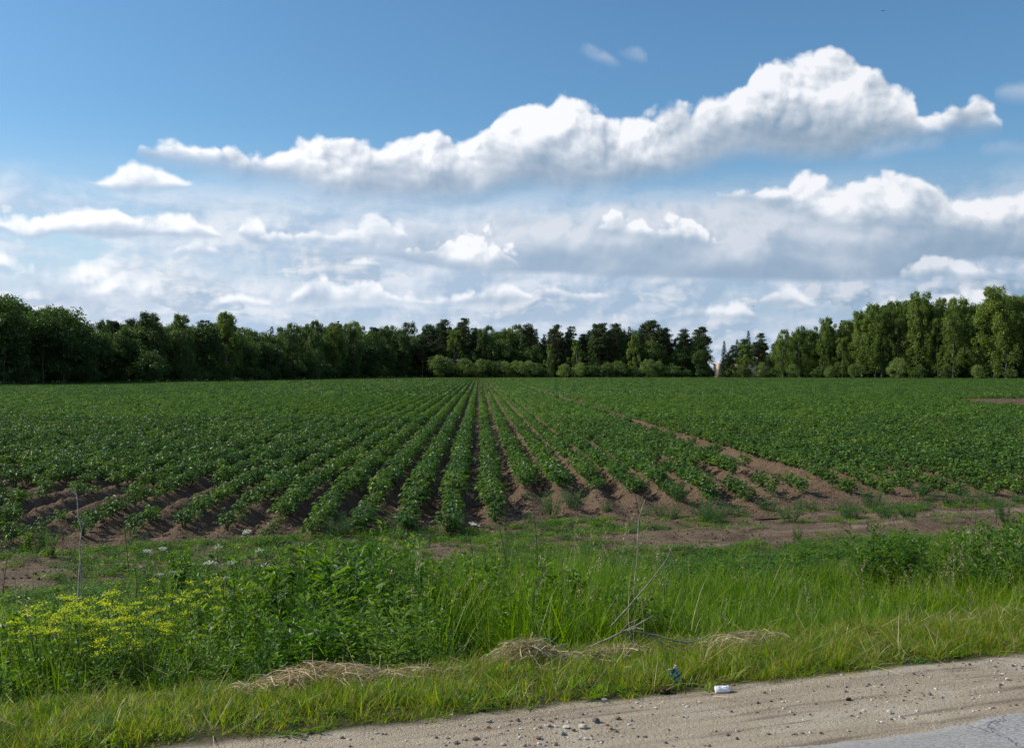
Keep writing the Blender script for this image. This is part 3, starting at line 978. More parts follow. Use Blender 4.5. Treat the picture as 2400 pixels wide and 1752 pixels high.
P, Rr, Sc, Pk = [], [], [], []
for x, y, k, n, sc, q in rest:
    P.append((x, y, ridge_top(k, x, y) - 0.02)); Rr.append((0, 0, q * 40)); Sc.append((sc, sc, sc))
    Pk.append(int(q * 5) if y < 46 else 5 + int(q * 4))
for x, y, k, sc in chunk_pts:
    P.append((x, y, 0.15)); Rr.append((0, 0, -ROWT)); Sc.append((1.0, 1, sc)); Pk.append(9 + prng.randrange(5))
scatter('potato_crop', P, Rr, Sc, Pk, [source('potato_plant', m) for m in plant_meshes[:5] + mid_meshes] + [source('potato_row', m) for m in chunk_meshes],
        'dense green potato crop filling the field up to the wood', 'potato crop')
print('plants', len(near_pts), 'chunks', len(chunk_pts))

# ---------------------------------------------------------------- trees
def cards(C, rad, n, size, squash=(1, 1, 1), down=0.0, shell=0.55, up=0.3):
    """leaf clumps: C (m,3) centres, rad (m,), n leaves each"""
    m = len(C)
    v = rdir(m * n)
    r = shell + (1 - shell) * rng.random(m * n) ** 0.5
    r *= rng.uniform(0.75, 1.2, m * n)
    c = np.repeat(C, n, 0); rr = np.repeat(rad, n)
    B = c + v * (rr * r)[:, None] * np.array(squash)
    D = v * 0.5 + rdir(m * n) * 0.8 + np.array([0, 0, -down])
    Nn = v * 0.8 + rdir(m * n) * 0.5 + np.array([0, 0, up])
    s = rng.uniform(size * 0.6, size * 1.3, m * n)
    return leaves(B, D, Nn, s, s * 0.62, 0.12, 0.1)


def limb_tubes(trunk_pts, targets, r0):
    out = []
    for tg in targets:
        z = max(0.8, tg[2] - 0.55 * math.hypot(tg[0], tg[1]) - 0.4)
        i = np.interp(z, trunk_pts[:, 2], np.arange(len(trunk_pts)))
        b = trunk_pts[int(i)]
        mid = (b + tg) / 2 + np.array([0, 0, 0.25])
        out.append(tube([b, mid, tg], [r0, r0 * 0.6, r0 * 0.2], 4))
    return out


def tree_meshes(kind, seed):
    global rng
    rng = np.random.default_rng(seed)
    bark = {'birch': 'birchbark', 'aspen': 'bark', 'young_birch': 'birchbark', 'pine': 'pinebark', 'oakpine': 'pinebark', 'spruce': 'bark'}.get(kind, 'bark')
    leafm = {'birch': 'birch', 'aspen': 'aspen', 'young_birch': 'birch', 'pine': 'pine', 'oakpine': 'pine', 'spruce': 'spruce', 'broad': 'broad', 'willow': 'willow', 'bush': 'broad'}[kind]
    H = {'birch': 18, 'aspen': 18, 'young_birch': 12, 'pine': 18, 'oakpine': 18, 'spruce': 15, 'broad': 15, 'willow': 6, 'bush': 5}[kind]
    zz = np.linspace(0, H * 0.93, 9)
    tp = np.stack([np.cumsum(rng.normal(size=9)) * 0.06 * H / 15, np.cumsum(rng.normal(size=9)) * 0.06 * H / 15, zz], 1)
    tp[0, :2] = 0
    r0 = H * 0.0095
    tr = [tube(tp, np.linspace(r0, r0 * 0.2, 9), 7)]
    if kind in ('birch', 'aspen', 'young_birch'):
        n = 64 if kind == 'young_birch' else 120
        base = H * (0.06 if seed % 2 else 0.13)
        q = rng.random(n) ** 0.85
        z = base + (H - base) * q
        env = H * 0.185 * np.clip(np.sin(np.pi * np.clip(q * 0.74 + 0.16, 0, 1)), 0.05, 1) ** 0.6 * (1 + 0.22 * np.sin(q * 9 + seed) + 0.15 * np.sin(q * 23 + seed * 3))
        a = rng.uniform(0, 2 * np.pi, n)
        rr = env * rng.uniform(0.35, 1.0, n)
        C = np.stack([np.cos(a) * rr, np.sin(a) * rr, z], 1) + np.stack([np.interp(z, zz, tp[:, 0]), np.interp(z, zz, tp[:, 1]), z * 0], 1)
        rad = H * 0.052 * rng.uniform(0.6, 1.25, n) * (1.15 - 0.55 * q)
        V, Fq = cards(C, rad, 90, 0.31, (0.85, 0.85, 1.45), down=0.7, shell=0.30)
        tr += limb_tubes(tp, C[::4], r0 * 0.25)
        crown = [(V, Fq)]
    elif kind in ('broad', 'willow', 'bush'):
        n = {'broad': 95, 'willow': 60, 'bush': 46}[kind]
        Rx = {'broad': 0.29, 'willow': 0.44, 'bush': 0.50}[kind] * H
        v = rdir(n); v[:, 2] = np.where(rng.random(n) < 0.75, np.abs(v[:, 2]), v[:, 2])
        rr = rng.uniform(0.55, 1.0, n)
        cz = {'broad': 0.50, 'willow': 0.36, 'bush': 0.38}[kind] * H
        hz_ = np.where(v[:, 2] > 0, H * 0.90 - cz, cz * 0.85)
        lump = 1 + 0.22 * np.sin(np.arctan2(v[:, 1], v[:, 0]) * 3 + seed) * (1 - np.abs(v[:, 2]))
        C = np.stack([v[:, 0] * Rx * rr * lump, v[:, 1] * Rx * rr * lump, cz + v[:, 2] * hz_ * rr], 1)
        rad = Rx * 0.26 * rng.uniform(0.65, 1.3, n)
        V, Fq = cards(C, rad, {'broad': 80, 'willow': 70, 'bush': 70}[kind], 0.40 if kind == 'broad' else 0.26, (1, 1, 0.85), down=0.1, shell=0.5)
        tr += limb_tubes(tp, C[::5], r0 * 0.35)
        crown = [(V, Fq)]
    elif kind in ('pine', 'oakpine'):
        n = 34 if kind == 'pine' else 26
        base = H * (0.38 if kind == 'pine' else 0.62)
        q = rng.random(n) ** 0.8
        z = base + (H * 0.96 - base) * q
        env = H * (0.16 if kind == 'pine' else 0.24) * np.clip(1.15 - q ** 1.8, 0.15, 1)
        a = rng.uniform(0, 2 * np.pi, n)
        rr = env * rng.uniform(0.3, 1.0, n)
        C = np.stack([np.cos(a) * rr, np.sin(a) * rr, z], 1)
        rad = H * 0.062 * rng.uniform(0.6, 1.3, n)
        # every limb carries a flat tuft made of smaller tufts
        sub = np.concatenate([C + rdir(n) * (rad * 0.8)[:, None] * [1, 1, 0.35] for _ in range(4)])
        sr = np.tile(rad, 4) * 0.62
        V, Fq = cards(sub, sr, 46, 0.34, (1.1, 1.1, 0.55), down=-0.3, shell=0.3, up=0.6)
        tr += limb_tubes(tp, C, r0 * 0.3)
        crown = [(V, Fq)]
    else:
        B, D, Nn, S = [], [], [], []
        for L in range(30):
            f = L / 29
            z = H * (0.06 + 0.93 * f)
            Rm = H * 0.165 * (1 - f) ** 0.85 + 0.12
            nb = int(8 + 6 * (1 - f))
            for b in range(nb):
                a = rng.uniform(0, 2 * np.pi); Rb = Rm * rng.uniform(0.75, 1.15)
                m = int(8 + 20 * (1 - f))
                u = rng.random(m) ** 0.7
                px = np.stack([np.cos(a) * Rb * u, np.sin(a) * Rb * u, z - 0.35 * Rb * u ** 1.3 + rng.normal(size=m) * 0.05], 1)
                px[:, :2] += rng.normal(size=(m, 2)) * 0.14 * Rb * u[:, None]
                B.append(px)
                D.append(np.stack([np.full(m, np.cos(a)), np.full(m, np.sin(a)), np.full(m, -0.35)], 1) + rng.normal(size=(m, 3)) * 0.45)
                Nn.append(np.array([0, 0, 1.0]) + rng.normal(size=(m, 3)) * 0.4)
                S.append(rng.uniform(0.25, 0.5, m))
        S = np.concatenate(S)
        crown = [leaves(np.concatenate(B), np.concatenate(D), np.concatenate(Nn), S, S * 0.5, 0.1, 0.15)]
    V, Fs, _ = join([(v, f, 0) for v, f in crown])
    cm = mk_mesh('crown', V, Fs, M[leafm])
    V, Fs, _ = join([(v, f, 0) for v, f in tr])
    tm = mk_mesh('trunk', V, Fs, M[bark], smooth=True)
    return H, tm, cm


LIB = {}
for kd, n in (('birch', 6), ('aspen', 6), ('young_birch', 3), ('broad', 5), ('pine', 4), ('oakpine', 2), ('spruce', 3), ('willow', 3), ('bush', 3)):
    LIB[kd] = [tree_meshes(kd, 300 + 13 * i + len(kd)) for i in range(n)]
KN = {'aspen': ('tree', 'broadleaf_tree', 'slender birch coloured as shaded'), 'birch': ('birch', 'birch_tree', 'slender birch'), 'young_birch': ('birch', 'birch_tree', 'young birch'), 'broad': ('tree', 'broadleaf_tree', 'round leafy tree'),
      'pine': ('pine', 'pine_tree', 'dark pine'), 'oakpine': ('pine', 'pine_tree', 'spreading flat-topped pine'), 'spruce': ('spruce', 'spruce_tree', 'pointed dark spruce'),
      'willow': ('bush', 'willow_bush', 'pale round willow bush'), 'bush': ('bush', 'leafy_bush', 'dark leafy bush')}
TREES = []


def tree(kind, X, topY, d, wid=1.0, zone='middle', line='front'):
    """X: picture column used only to lay the wood out at distance d; topY gives the height it reaches"""
    if kind == 'birch' and X < 1815 and prng.random() < 0.8: kind = 'aspen'  # most birches of the left and middle woods take the shade-coloured copy
    H, tm, cm = LIB[kind][prng.randrange(len(LIB[kind]))]
    x = (X - 1200) / F * d
    h = (HOR - topY) * d / F + CAMZ + 0.16
    TREES.append(dict(kind=kind, x=x, y=d, h=h, w=wid, zone=zone, line=line, X=X, lib=(H, tm, cm)))


SKX = [-300, 0, 40, 68, 90, 150, 172, 200, 260, 350, 380, 430, 470, 530, 560, 590, 620, 660, 690, 720, 760, 800, 850, 900, 960, 1000, 1040, 1090, 1112, 1150, 1200, 1225, 1240, 1262,
       1300, 1320, 1350, 1405, 1432, 1450, 1520, 1550, 1566, 1590, 1602, 1625, 1645, 1670, 1690, 1702, 1725, 1750, 1790, 1800, 1815, 1830, 1870, 1900, 1930, 1960, 1990, 2020, 2060, 2120, 2165,
       2200, 2260, 2300, 2330, 2370, 2400, 2750]
SKY_ = [672, 670, 680, 718, 712, 706, 738, 744, 748, 738, 755, 740, 748, 738, 757, 762, 758, 757, 766, 754, 750, 750, 756, 758, 762, 758, 750, 747, 762, 757, 762, 765, 760, 776,
        764, 776, 778, 758, 772, 762, 756, 760, 782, 795, 775, 772, 768, 790, 805, 822, 806, 790, 790, 812, 816, 785, 768, 768, 754, 775, 738, 732, 717, 707, 696,
        708, 702, 706, 685, 690, 690, 690]
skyl = lambda X: float(np.interp(X, SKX, SKY_))
dfront = lambda X: float(np.interp(X, [-300, 0, 230, 430, 730, 850, 960, 1700, 1800, 2100, 2400, 2750], [150, 166, 192, 210, 262, 300, 336, 336, 330, 305, 286, 262]))
zone_of = lambda X: 'left-hand' if X < 980 else ('middle' if X < 1815 else 'right-hand')


def pick_kind(X, line):
    r = prng.random()
    if X < 60: return 'broad'
    if X < 175: return 'broad'
    if X < 980:
        if line == 'third' and r < 0.35: return 'pine' if r < 0.18 else 'spruce'
        return 'birch' if r < 0.62 else 'broad'
    if X < 1115: return 'pine' if (line != 'front' or r < 0.3) else ('birch' if r < 0.7 else 'broad')
    if X < 1225: return 'birch' if r < 0.7 else 'broad'
    if X < 1815:
        if line == 'front': return 'birch' if r < 0.55 else ('broad' if r < 0.75 else 'pine')
        return 'pine' if r < 0.72 else ('spruce' if r < 0.86 else 'birch')
    if line == 'third' and r < 0.08: return 'spruce'
    return 'birch' if r < 0.9 else 'broad'


for line, back, step, drop in (('front', 0, 5.4, (14, 46)), ('second', 6, 5.0, (0, 20)), ('third', 13, 5.4, (-3, 10))):
    X = -190 if line != 'third' else -60
    while X < 2590:
        d = dfront(X) + back + prng.uniform(-1.5, 1.5)
        Y = skyl(X) + prng.uniform(*drop)
        if 1658 < X < 1712 or 1800 < X < 1822 or (line == 'front' and 1655 < X < 1806):      # the gap with the building
            X += 14; continue
        if line == 'front' and 1000 < X < 1800: Y += 8
        kd = pick_kind(X, line)
        base = 868 + 2.55 * F / d
        tree(kd, X, min(Y, base - 25), d, prng.uniform(0.9, 1.2), zone_of(X), line)
        X += step / d * F * prng.uniform(0.75, 1.25)

# trees with a shape of their own
for kd, X, Y, db, w, ln in [('broad', 8, 672, -3, 0.9, 'front'), ('broad', 100, 710, -5, 1.15, 'front'), ('broad', 150, 703, -4, 1.2, 'front'),
                        ('birch', 350, 735, 4, 1.2, 'third'), ('birch', 425, 739, 4, 1.0, 'third'), ('birch', 528, 737, 3, 1.1, 'third'),
                        ('pine', 268, 745, 10, 0.9, 'third'), ('pine', 1040, 748, 6, 1.1, 'second'), ('pine', 1088, 745, 4, 1.1, 'second'),
                        ('pine', 1238, 756, 3, 0.9, 'second'), ('oakpine', 1306, 760, 4, 0.75, 'second'), ('pine', 1338, 764, 6, 0.9, 'second'),
                        ('pine', 1405, 751, 2, 1.3, 'second'), ('oakpine', 1445, 757, 4, 0.8, 'second'), ('oakpine', 1525, 749, 3, 1.1, 'second'),
                        ('oakpine', 1558, 768, 5, 0.8, 'second'), ('pine', 1604, 768, 2, 0.9, 'second'), ('pine', 1645, 763, 1, 1.15, 'second'),
                        ('spruce', 1697, 800, -14, 0.9, 'front'), ('spruce', 1728, 797, 7, 1.0, 'second'), ('spruce', 1754, 777, 9, 0.8, 'second'),
                        ('pine', 1783, 778, 8, 1.0, 'second'), ('spruce', 1820, 805, 8, 0.8, 'third'), ('birch', 1836, 776, -2, 1.0, 'front'),
                        ('birch', 1872, 766, -2, 1.0, 'front'), ('birch', 1936, 750, 2, 1.1, 'front'), ('spruce', 1972, 753, 8, 0.9, 'third'),
                        ('birch', 2050, 718, 0, 1.0, 'second'), ('birch', 2162, 690, 2, 1.0, 'second'), ('birch', 2330, 679, 0, 1.15, 'front'),
                        ('spruce', 2078, 718, 9, 0.8, 'third'), ('young_birch', 1290, 806, -5, 0.8, 'front'), ('young_birch', 1486, 785, -4, 0.8, 'front'),
                        ('young_birch', 1352, 795, -5, 1.0, 'front'), ('young_birch', 1745, 808, -13, 1.5, 'front')]:
    tree(kd, X, Y, dfront(X) + db, w, zone_of(X), ln)
# bushes along the foot of the wood
for kd, X, Y, w in [('bush', 350, 812, 0.9), ('bush', 215, 862, 1.2), ('bush', 60, 858, 1.3), ('bush', 460, 868, 1.0), ('bush', 730, 815, 0.75), ('bush', 610, 862, 1.1), ('bush', 880, 855, 1.2),
                    ('willow', 1028, 828, 0.9), ('willow', 1090, 836, 0.75), ('willow', 1128, 838, 0.9), ('bush', 1155, 838, 0.9), ('willow', 1182, 843, 0.95), ('willow', 1212, 842, 0.95),
                    ('willow', 1240, 842, 0.8), ('bush', 1262, 850, 0.9), ('willow', 1284, 868, 0.9), ('willow', 1322, 850, 0.75), ('willow', 1358, 846, 0.75), ('bush', 1392, 848, 0.9),
                    ('willow', 1420, 846, 0.8), ('willow', 1448, 842, 0.8), ('bush', 1482, 854, 0.9), ('willow', 1520, 838, 0.8), ('willow', 1546, 842, 0.6), ('bush', 1578, 850, 0.9),
                    ('bush', 1610, 862, 0.9), ('bush', 1640, 864, 0.8), ('bush', 1662, 858, 0.8), ('willow', 1705, 852, 0.8), ('broad', 1640, 812, 0.8), ('broad', 1706, 826, 0.7), ('willow', 1718, 850, 0.7), ('willow', 1738, 840, 0.7), ('willow', 1784, 845, 0.8), ('bush', 1815, 856, 0.9), ('willow', 1858, 850, 0.8),
                    ('bush', 1915, 858, 0.9), ('willow', 1945, 854, 0.9), ('willow', 2000, 850, 0.9), ('willow', 2105, 834, 0.9), ('bush', 2160, 856, 0.9), ('bush', 2215, 848, 0.8), ('willow', 2290, 852, 0.9), ('bush', 2370, 858, 0.9)]:
    if 1000 < X < 1600: w *= 1.3
    tree(kd, X, Y, dfront(X) - (13.5 if 1700 < X < 1800 else (9.5 if 1000 < X < 1600 else 6.5)), w, zone_of(X), 'bush')

GRP = {'left-hand': 'trees of the left-hand wood', 'middle': 'trees of the middle wood', 'right-hand': 'birches and others of the right-hand wood'}
LN = {'front': 'front edge', 'second': 'second line', 'third': 'back line', 'bush': 'foot'}
cnt = {}
for t in sorted(TREES, key=lambda t: t['X']):
    kind = t['kind']; H, tm, cm = t['lib']
    catn, oname, look = KN[kind]
    px = t['X']
    x, y = t['x'], t['y']
    r = bpy.data.objects.new(oname, None); col.objects.link(r)
    r.empty_display_size = 1
    r.location = (x, y, -0.16); r.rotation_euler = (0, 0, prng.uniform(0, 6.28))
    s = t['h'] / (H * 0.985)
    r.scale = (s * t['w'], s * t['w'], s)
    key = (t['zone'], t['line'], kind)
    seen = -25 < px < 2425
    if seen:
        cnt[key] = cnt.get(key, 0) + 1
        r['label'] = f"{look}, {ordw(cnt[key])} from the left, {LN[t['line']]} of the {t['zone']} wood"
    else:
        ok_ = (px < 0, t['line'], kind); cnt[ok_] = cnt.get(ok_, 0) + 1
        r['label'] = f"{look} outside the {'left' if px < 0 else 'right'} border, {ordw(cnt[ok_])} in the {LN[t['line']]}"
    r['category'] = catn
    r['group'] = GRP[t['zone']] if t['line'] != 'bush' else 'bushes along the foot of the wood'
    link('trunk', tm, r); link('crown', cm, r)
print('trees', len(TREES))

# the depth of the wood behind the lines one can tell apart
P, Rr, Sc, Pk = [], [], [], []
srcs, hs = [], []
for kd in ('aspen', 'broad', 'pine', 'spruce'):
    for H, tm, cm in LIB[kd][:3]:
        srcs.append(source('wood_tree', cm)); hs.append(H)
for back in (19, 26, 34, 44):
    X = -150
    while X < 2550:
        d = dfront(X) + back + prng.uniform(-3, 3)
        if not (1655 < X < 1722 or 1795 < X < 1826):
            h = (HOR - skyl(X) - prng.uniform(6, 26)) * d / F + CAMZ
            if X < 980 or X > 1820: i = prng.choice([0, 1, 2, 3, 4, 5])
            else: i = prng.choice([0, 3, 6, 7, 8, 9, 10])
            s = h / hs[i]
            P.append(((X - 1200) / F * d, d, -0.16)); Rr.append((0, 0, prng.uniform(0, 6))); Sc.append((s * 1.15, s * 1.15, s)); Pk.append(i)
        X += 5.5 / d * F
scatter('wood', P, Rr, Sc, Pk, srcs, 'dark mass of the wood behind the edge trees', 'wood')

# tall field margin grass along the foot of the left-hand wood
def box_part(c, s, rot=0.0):
    c = np.array(c, float); s = np.array(s, float) / 2
    k = np.array([[-1, -1, -1], [1, -1, -1], [1, 1, -1], [-1, 1, -1], [-1, -1, 1], [1, -1, 1], [1, 1, 1], [-1, 1, 1]]) * s
    Fq = np.array([[0, 3, 2, 1], [4, 5, 6, 7], [0, 1, 5, 4], [1, 2, 6, 5], [2, 3, 7, 6], [3, 0, 4, 7]])
    return k + c, Fq


def building():
    g0 = 329.0
    r = bpy.data.objects.new('building', None); col.objects.link(r)
    r.location = ((1742 - 1200) / F * g0, g0 + 2, -0.16); r.rotation_euler = (0, 0, R(28))
    r['label'] = 'low pinkish building with a flat roof showing in the gap between pines and birches'; r['category'] = 'building'
    W, Dp, H = 17.5, 7.0, 4.6
    def brick():
        m, g, out = new_mat('pink_brick')
        tc = g.new('ShaderNodeTexCoord')
        b = g.new('ShaderNodeTexBrick'); b.inputs['Scale'].default_value = 4
        b.inputs['Color1'].default_value = (0.80, 0.60, 0.42, 1); b.inputs['Color2'].default_value = (0.74, 0.54, 0.38, 1); b.inputs['Mortar'].default_value = (0.5, 0.42, 0.36, 1)
        mp = g.new('ShaderNodeMapping'); mp.inputs['Rotation'].default_value = (R(90), 0, 0)
        g.nt.links.new(tc.outputs['Object'], mp.inputs[0]); g.nt.links.new(mp.outputs[0], b.inputs[0])
        pbr(g, out, b.outputs[0], 0.9, 0.2)
        return m
    bm_ = brick()
    V, Fq = box_part((0, 0, H / 2), (W, Dp, H)); link('wall', mk_mesh('wall', V, Fq, bm_), r)
    V, Fs, _ = join([box_part((0, 0, H + 0.14), (W + 0.8, Dp + 0.8, 0.28)) + (0,), box_part((0, 0, H + 0.33), (W + 0.4, Dp + 0.4, 0.10)) + (0,)])
    link('roof', mk_mesh('roof', V, Fs, plain('flat_roof', (0.30, 0.27, 0.25), 0.9)), r)
    gl = plain('window_glass', (0.03, 0.035, 0.04), 0.15, 0.5, 0.1); fr = plain('window_frame', (0.6, 0.6, 0.58), 0.5)
    for i in range(5):
        wx = -6.8 + i * 3.4
        V, Fs, _ = join([box_part((wx, -Dp / 2 - 0.03, 2.3 + dz), (1.7, 0.10, 0.1)) + (0,) for dz in (-0.75, 0.75)] + [box_part((wx + dx, -Dp / 2 - 0.033, 2.3), (0.1, 0.10, 1.4)) + (0,) for dx in (-0.8, 0, 0.8)])
        w = link('window', mk_mesh('window', V, Fs, fr), r)
        V, Fq = box_part((wx, -Dp / 2 - 0.012, 2.3), (1.5, 0.03, 1.4)); link('pane', mk_mesh('pane', V, Fq, gl), w)
    # square stair tower at the lit end
    V, Fq = box_part((-W / 2 - 0.7, 0.3, 2.45), (1.4, 1.8, 4.9)); link('chimney_stack', mk_mesh('chimney_stack', V, Fq, bm_), r)


building()

# ---------------------------------------------------------------- verge: grass, weeds, litter
def gz(x, y): return float(ground_z(np.array([float(x)]), np.array([float(y)]))[0])


def at_t(X, t):
    """ground point in picture column X at distance t across from the road"""
    k = (X - 1200) / F
    y = t / (CA - SA * k)
    return k * y, y


def at_px(X, Y, z=None):
    """ground point seen at photo pixel X, Y"""
    d = 8.0
    for _ in range(30):
        x = (X - 1200) / F * d
        g = gz(x, d) if z is None else z
        d = 0.5 * d + 0.5 * (CAMZ - g) * F / (Y - HOR)
    return (X - 1200) / F * d, d, gz((X - 1200) / F * d, d) if z is None else z


def tuft_mesh(name, seed, n, H, W, lean, curl, rad, mat, seg=3, extra=None):
    global rng
    rng = np.random.default_rng(seed)
    a = rng.uniform(0, 2 * np.pi, n); r = rad * np.sqrt(rng.random(n))
    base = np.stack([np.cos(a) * r, np.sin(a) * r, np.full(n, -0.02)], 1)
    az = a + rng.normal(size=n) * 0.9
    V, Fq, Ft = blades(base, az, rng.uniform(0.45, 1.1, n) * H, rng.uniform(0.7, 1.3, n) * W, rng.uniform(0.0, 1, n) * lean, rng.uniform(0, 1, n) * curl, seg)
    return mk_mesh(name, V, [Fq, Ft], mat)


def place(n, s0, s1, t0, t1, dens=None, seed=0):
    r = np.random.default_rng(seed)
    s = r.uniform(s0, s1, n); t = r.uniform(t0, t1, n)
    x, y = XY(s, t)
    keep = (np.abs(x) < 0.5 * y * 1.25 + 1.2) & (y > 1)
    if dens is not None: keep &= r.random(n) < dens(s, t, x, y)
    x, y, s, t = x[keep], y[keep], s[keep], t[keep]
    return x, y, s, t, ground_z(x, y), r


def rosette_mesh(seed, n, L, W, H, mat):
    global rng
    rng = np.random.default_rng(seed)
    a = rng.uniform(0, 2 * np.pi, n)
    q = rng.random(n)
    base = np.stack([np.cos(a) * 0.12 * q, np.sin(a) * 0.12 * q, H * rng.random(n)], 1)
    D = np.stack([np.cos(a), np.sin(a), rng.uniform(0.0, 0.9, n)], 1)
    V, Fq = leaves(base, D, np.array([0, 0, 1.0]) + rng.normal(size=(n, 3)) * 0.4, L * rng.uniform(0.6, 1.3, n), W, 0.15, 0.3)
    return mk_mesh('low_weed', V, Fq, mat)


def seed_grass(seed):
    """thin upright stems with nodding seed heads"""
    global rng
    rng = np.random.default_rng(seed)
    parts = []; B, D = [], []
    for i in range(7):
        a = rng.uniform(0, 6.28); h = rng.uniform(0.8, 1.1); b = np.array([math.cos(a), math.sin(a), 0]) * 0.06
        tip = b * 2.5 + [0, 0, h]; nod = tip + b * 1.0 + [0, 0, 0.03]
        parts.append(tube([b, (b + tip) / 2, tip, nod], [0.002, 0.0018, 0.0014, 0.0008], 3) + (0,))
        for j in range(16):
            f = rng.random(); p = tip * (1 - f) + nod * f - [0, 0, 0.10 * (1 - f)]
            B.append(p + rng.normal(size=3) * 0.008); D.append(np.array([0, 0, 1.0]) + rng.normal(size=3) * 0.5)
    V, Fq = leaves(np.array(B), np.array(D), rdir(len(B)), 0.022, 0.006, 0.1, 0.1)
    V, Fs, mi = join(parts + [(V, Fq, 1)])
    return mk_mesh('tall_grass_tuft', V, Fs, [M['greenstem'], M['straw']], mi)


# -- verge grass between shoulder and the dry-grass line
vg = [tuft_mesh('grass_tuft', 500 + i, 20, 0.17 + 0.03 * (i % 3), 0.0052, 0.6, 0.7, 0.08, M['grass']) for i in range(6)]
vg += [tuft_mesh('grass_tuft', 520 + i, 14, 0.15, 0.011, 0.9, 0.6, 0.05, M['weed_pale']) for i in range(2)]
vg += [tuft_mesh('grass_tuft', 525 + i, 9, 0.22, 0.005, 1.3, 0.8, 0.08, M['straw']) for i in range(2)]


vg += [rosette_mesh(530 + i, 26, 0.075, 0.024, 0.03, M['weed_pale' if i else 'weed']) for i in range(2)]


def verge_edge(s): return 4.62 + (fbm(s * 0.9, s * 0 + 1.7, 4, 61) - 0.5) * 0.5


def d1(s, t, x, y):
    e = sstep(t, verge_edge(s) - 0.04, verge_edge(s) + 0.16)
    cl = 0.35 + 0.65 * sstep(fbm(s * 2.5, t * 2.5, 3, 62), 0.35, 0.5)
    heap = np.exp(-((s - 0.1) / 1.8) ** 4) * sstep(t, 5.30, 5.5)
    return e * cl * (1 - 0.35 * heap) * (1 - 0.7 * sstep(t, 5.95, 6.2) * (s < 2.0))


x, y, s, t, z, r = place(22000, -7, 9, 4.3, 6.5, d1, 1)
hs_ = 0.40 + 0.12 * sstep(t, 4.6, 5.0) - 0.14 * sstep(t, 5.2, 5.7) + (0.42 - 0.25 * sstep(t, 5.3, 5.8)) * sstep(-s, 0.2, 2.2) + 0.25 * (fbm(s * 1.5, t * 1.5, 3, 63) - 0.5)
hs_ = np.where(t < verge_edge(s) + 0.12, hs_ * 0.55, hs_)
pk = np.where(r.random(len(x)) < 0.78, r.integers(0, 6, len(x)), np.where(r.random(len(x)) < 0.75, r.integers(6, 8, len(x)), r.integers(8, 10, len(x))))
pk = np.where(r.random(len(x)) < 0.07, r.integers(10, 12, len(x)), pk)
scatter('verge_grass', np.stack([x, y, z], 1), np.stack([r.normal(size=len(x)) * 0.25, r.normal(size=len(x)) * 0.25, r.uniform(0, 6.3, len(x))], 1),
        np.stack([0.5 + hs_ * 0.5, 0.5 + hs_ * 0.5, hs_ * r.uniform(0.6, 1.35, len(x))], 1), pk, [source('grass_tuft', m) for m in vg],
        'yellow-green verge grass with dry blades beside the sandy shoulder', 'grass')
print('verge', len(x))

# -- tall grass on the bank and in the ditch
TGX = [-200, 0, 100, 300, 600, 900, 1100, 1300, 1450, 1600, 1900, 2100, 2250, 2500]
TGY = [1390, 1385, 1390, 1390, 1350, 1310, 1300, 1262, 1285, 1325, 1318, 1300, 1275, 1265]
tg = [tuft_mesh('tall_grass_tuft', 540 + i, 26, 0.85, 0.010, 0.3, 0.35, 0.10, M['tallgrass'], 4) for i in range(6)]
tg += [tuft_mesh('tall_grass_tuft', 550 + i, 14, 0.66, 0.017, 0.8, 0.9, 0.10, M['tallgrass'], 5) for i in range(3)]
tg += [tuft_mesh('tall_grass_tuft', 556, 7, 1.0, 0.005, 0.2, 0.35, 0.10, M['straw'], 4)]
tg += [seed_grass(560 + i) for i in range(2)]


def top_height(x, y, curve_x, curve_y, lower):
    X = 1200 + x / y * F
    Yt = np.interp(X, curve_x, curve_y) + lower
    return CAMZ - (Yt - HOR) * y / F


def d2(s, t, x, y):
    X = 1200 + x / y * F
    dn = np.where(X < 1000, 0.45, 1.0)
    return dn * (0.18 + 0.82 * sstep(fbm(s * 1.8, t * 1.8, 3, 64), 0.40, 0.52)) * sstep(t - 0.75 * (1 - sstep(X, 1550, 1800)), 6.0, 6.35) * (1 - sstep(t, 10.4, 11.4))


x, y, s, t, z, r = place(21000, -9, 12, 5.9, 11.4, d2, 2)
ht = top_height(x, y, TGX, TGY, np.clip((9.6 - t), 0, 4) * 26 + r.uniform(-25, 60, len(x))) - z
ht = np.clip(ht, 0.15, 1.2) * (1 - 0.5 * sstep(t, 10.2, 11.2))
ht = np.minimum(ht, 0.20 + 0.62 * (t - 5.9)) * (0.72 + 0.5 * fbm(s * 2.2, t * 2.2, 3, 68))
sc = ht / 0.85
pk = np.where(r.random(len(x)) < 0.55, r.integers(0, 6, len(x)), r.integers(6, 9, len(x)))
pk = np.where(r.random(len(x)) < 0.035, 9, pk)
pk = np.where(r.random(len(x)) < 0.013, r.integers(10, 12, len(x)), pk)
scatter('tall_grass', np.stack([x, y, z], 1), np.stack([r.normal(size=len(x)) * 0.22, r.normal(size=len(x)) * 0.22, r.uniform(0, 6.3, len(x))], 1),
        np.stack([0.55 + sc * 0.45, 0.55 + sc * 0.45, sc], 1), pk, [source('tall_grass_tuft', m) for m in tg],
        'tall bright green grass growing in the roadside ditch', 'tall grass')
print('tall', len(x))


# -- low growth on the headland and along the earth track
lw = [rosette_mesh(570 + i, 60, 0.050, 0.018, 0.10, M['weed_pale' if i % 2 else 'fuzzy']) for i in range(4)]
lw += [tuft_mesh('low_weed', 580 + i, 26, 0.16, 0.008, 0.8, 0.6, 0.13, M['weed_pale']) for i in range(3)]
lw += [rosette_mesh(590, 60, 0.075, 0.014, 0.18, M['weed'])]


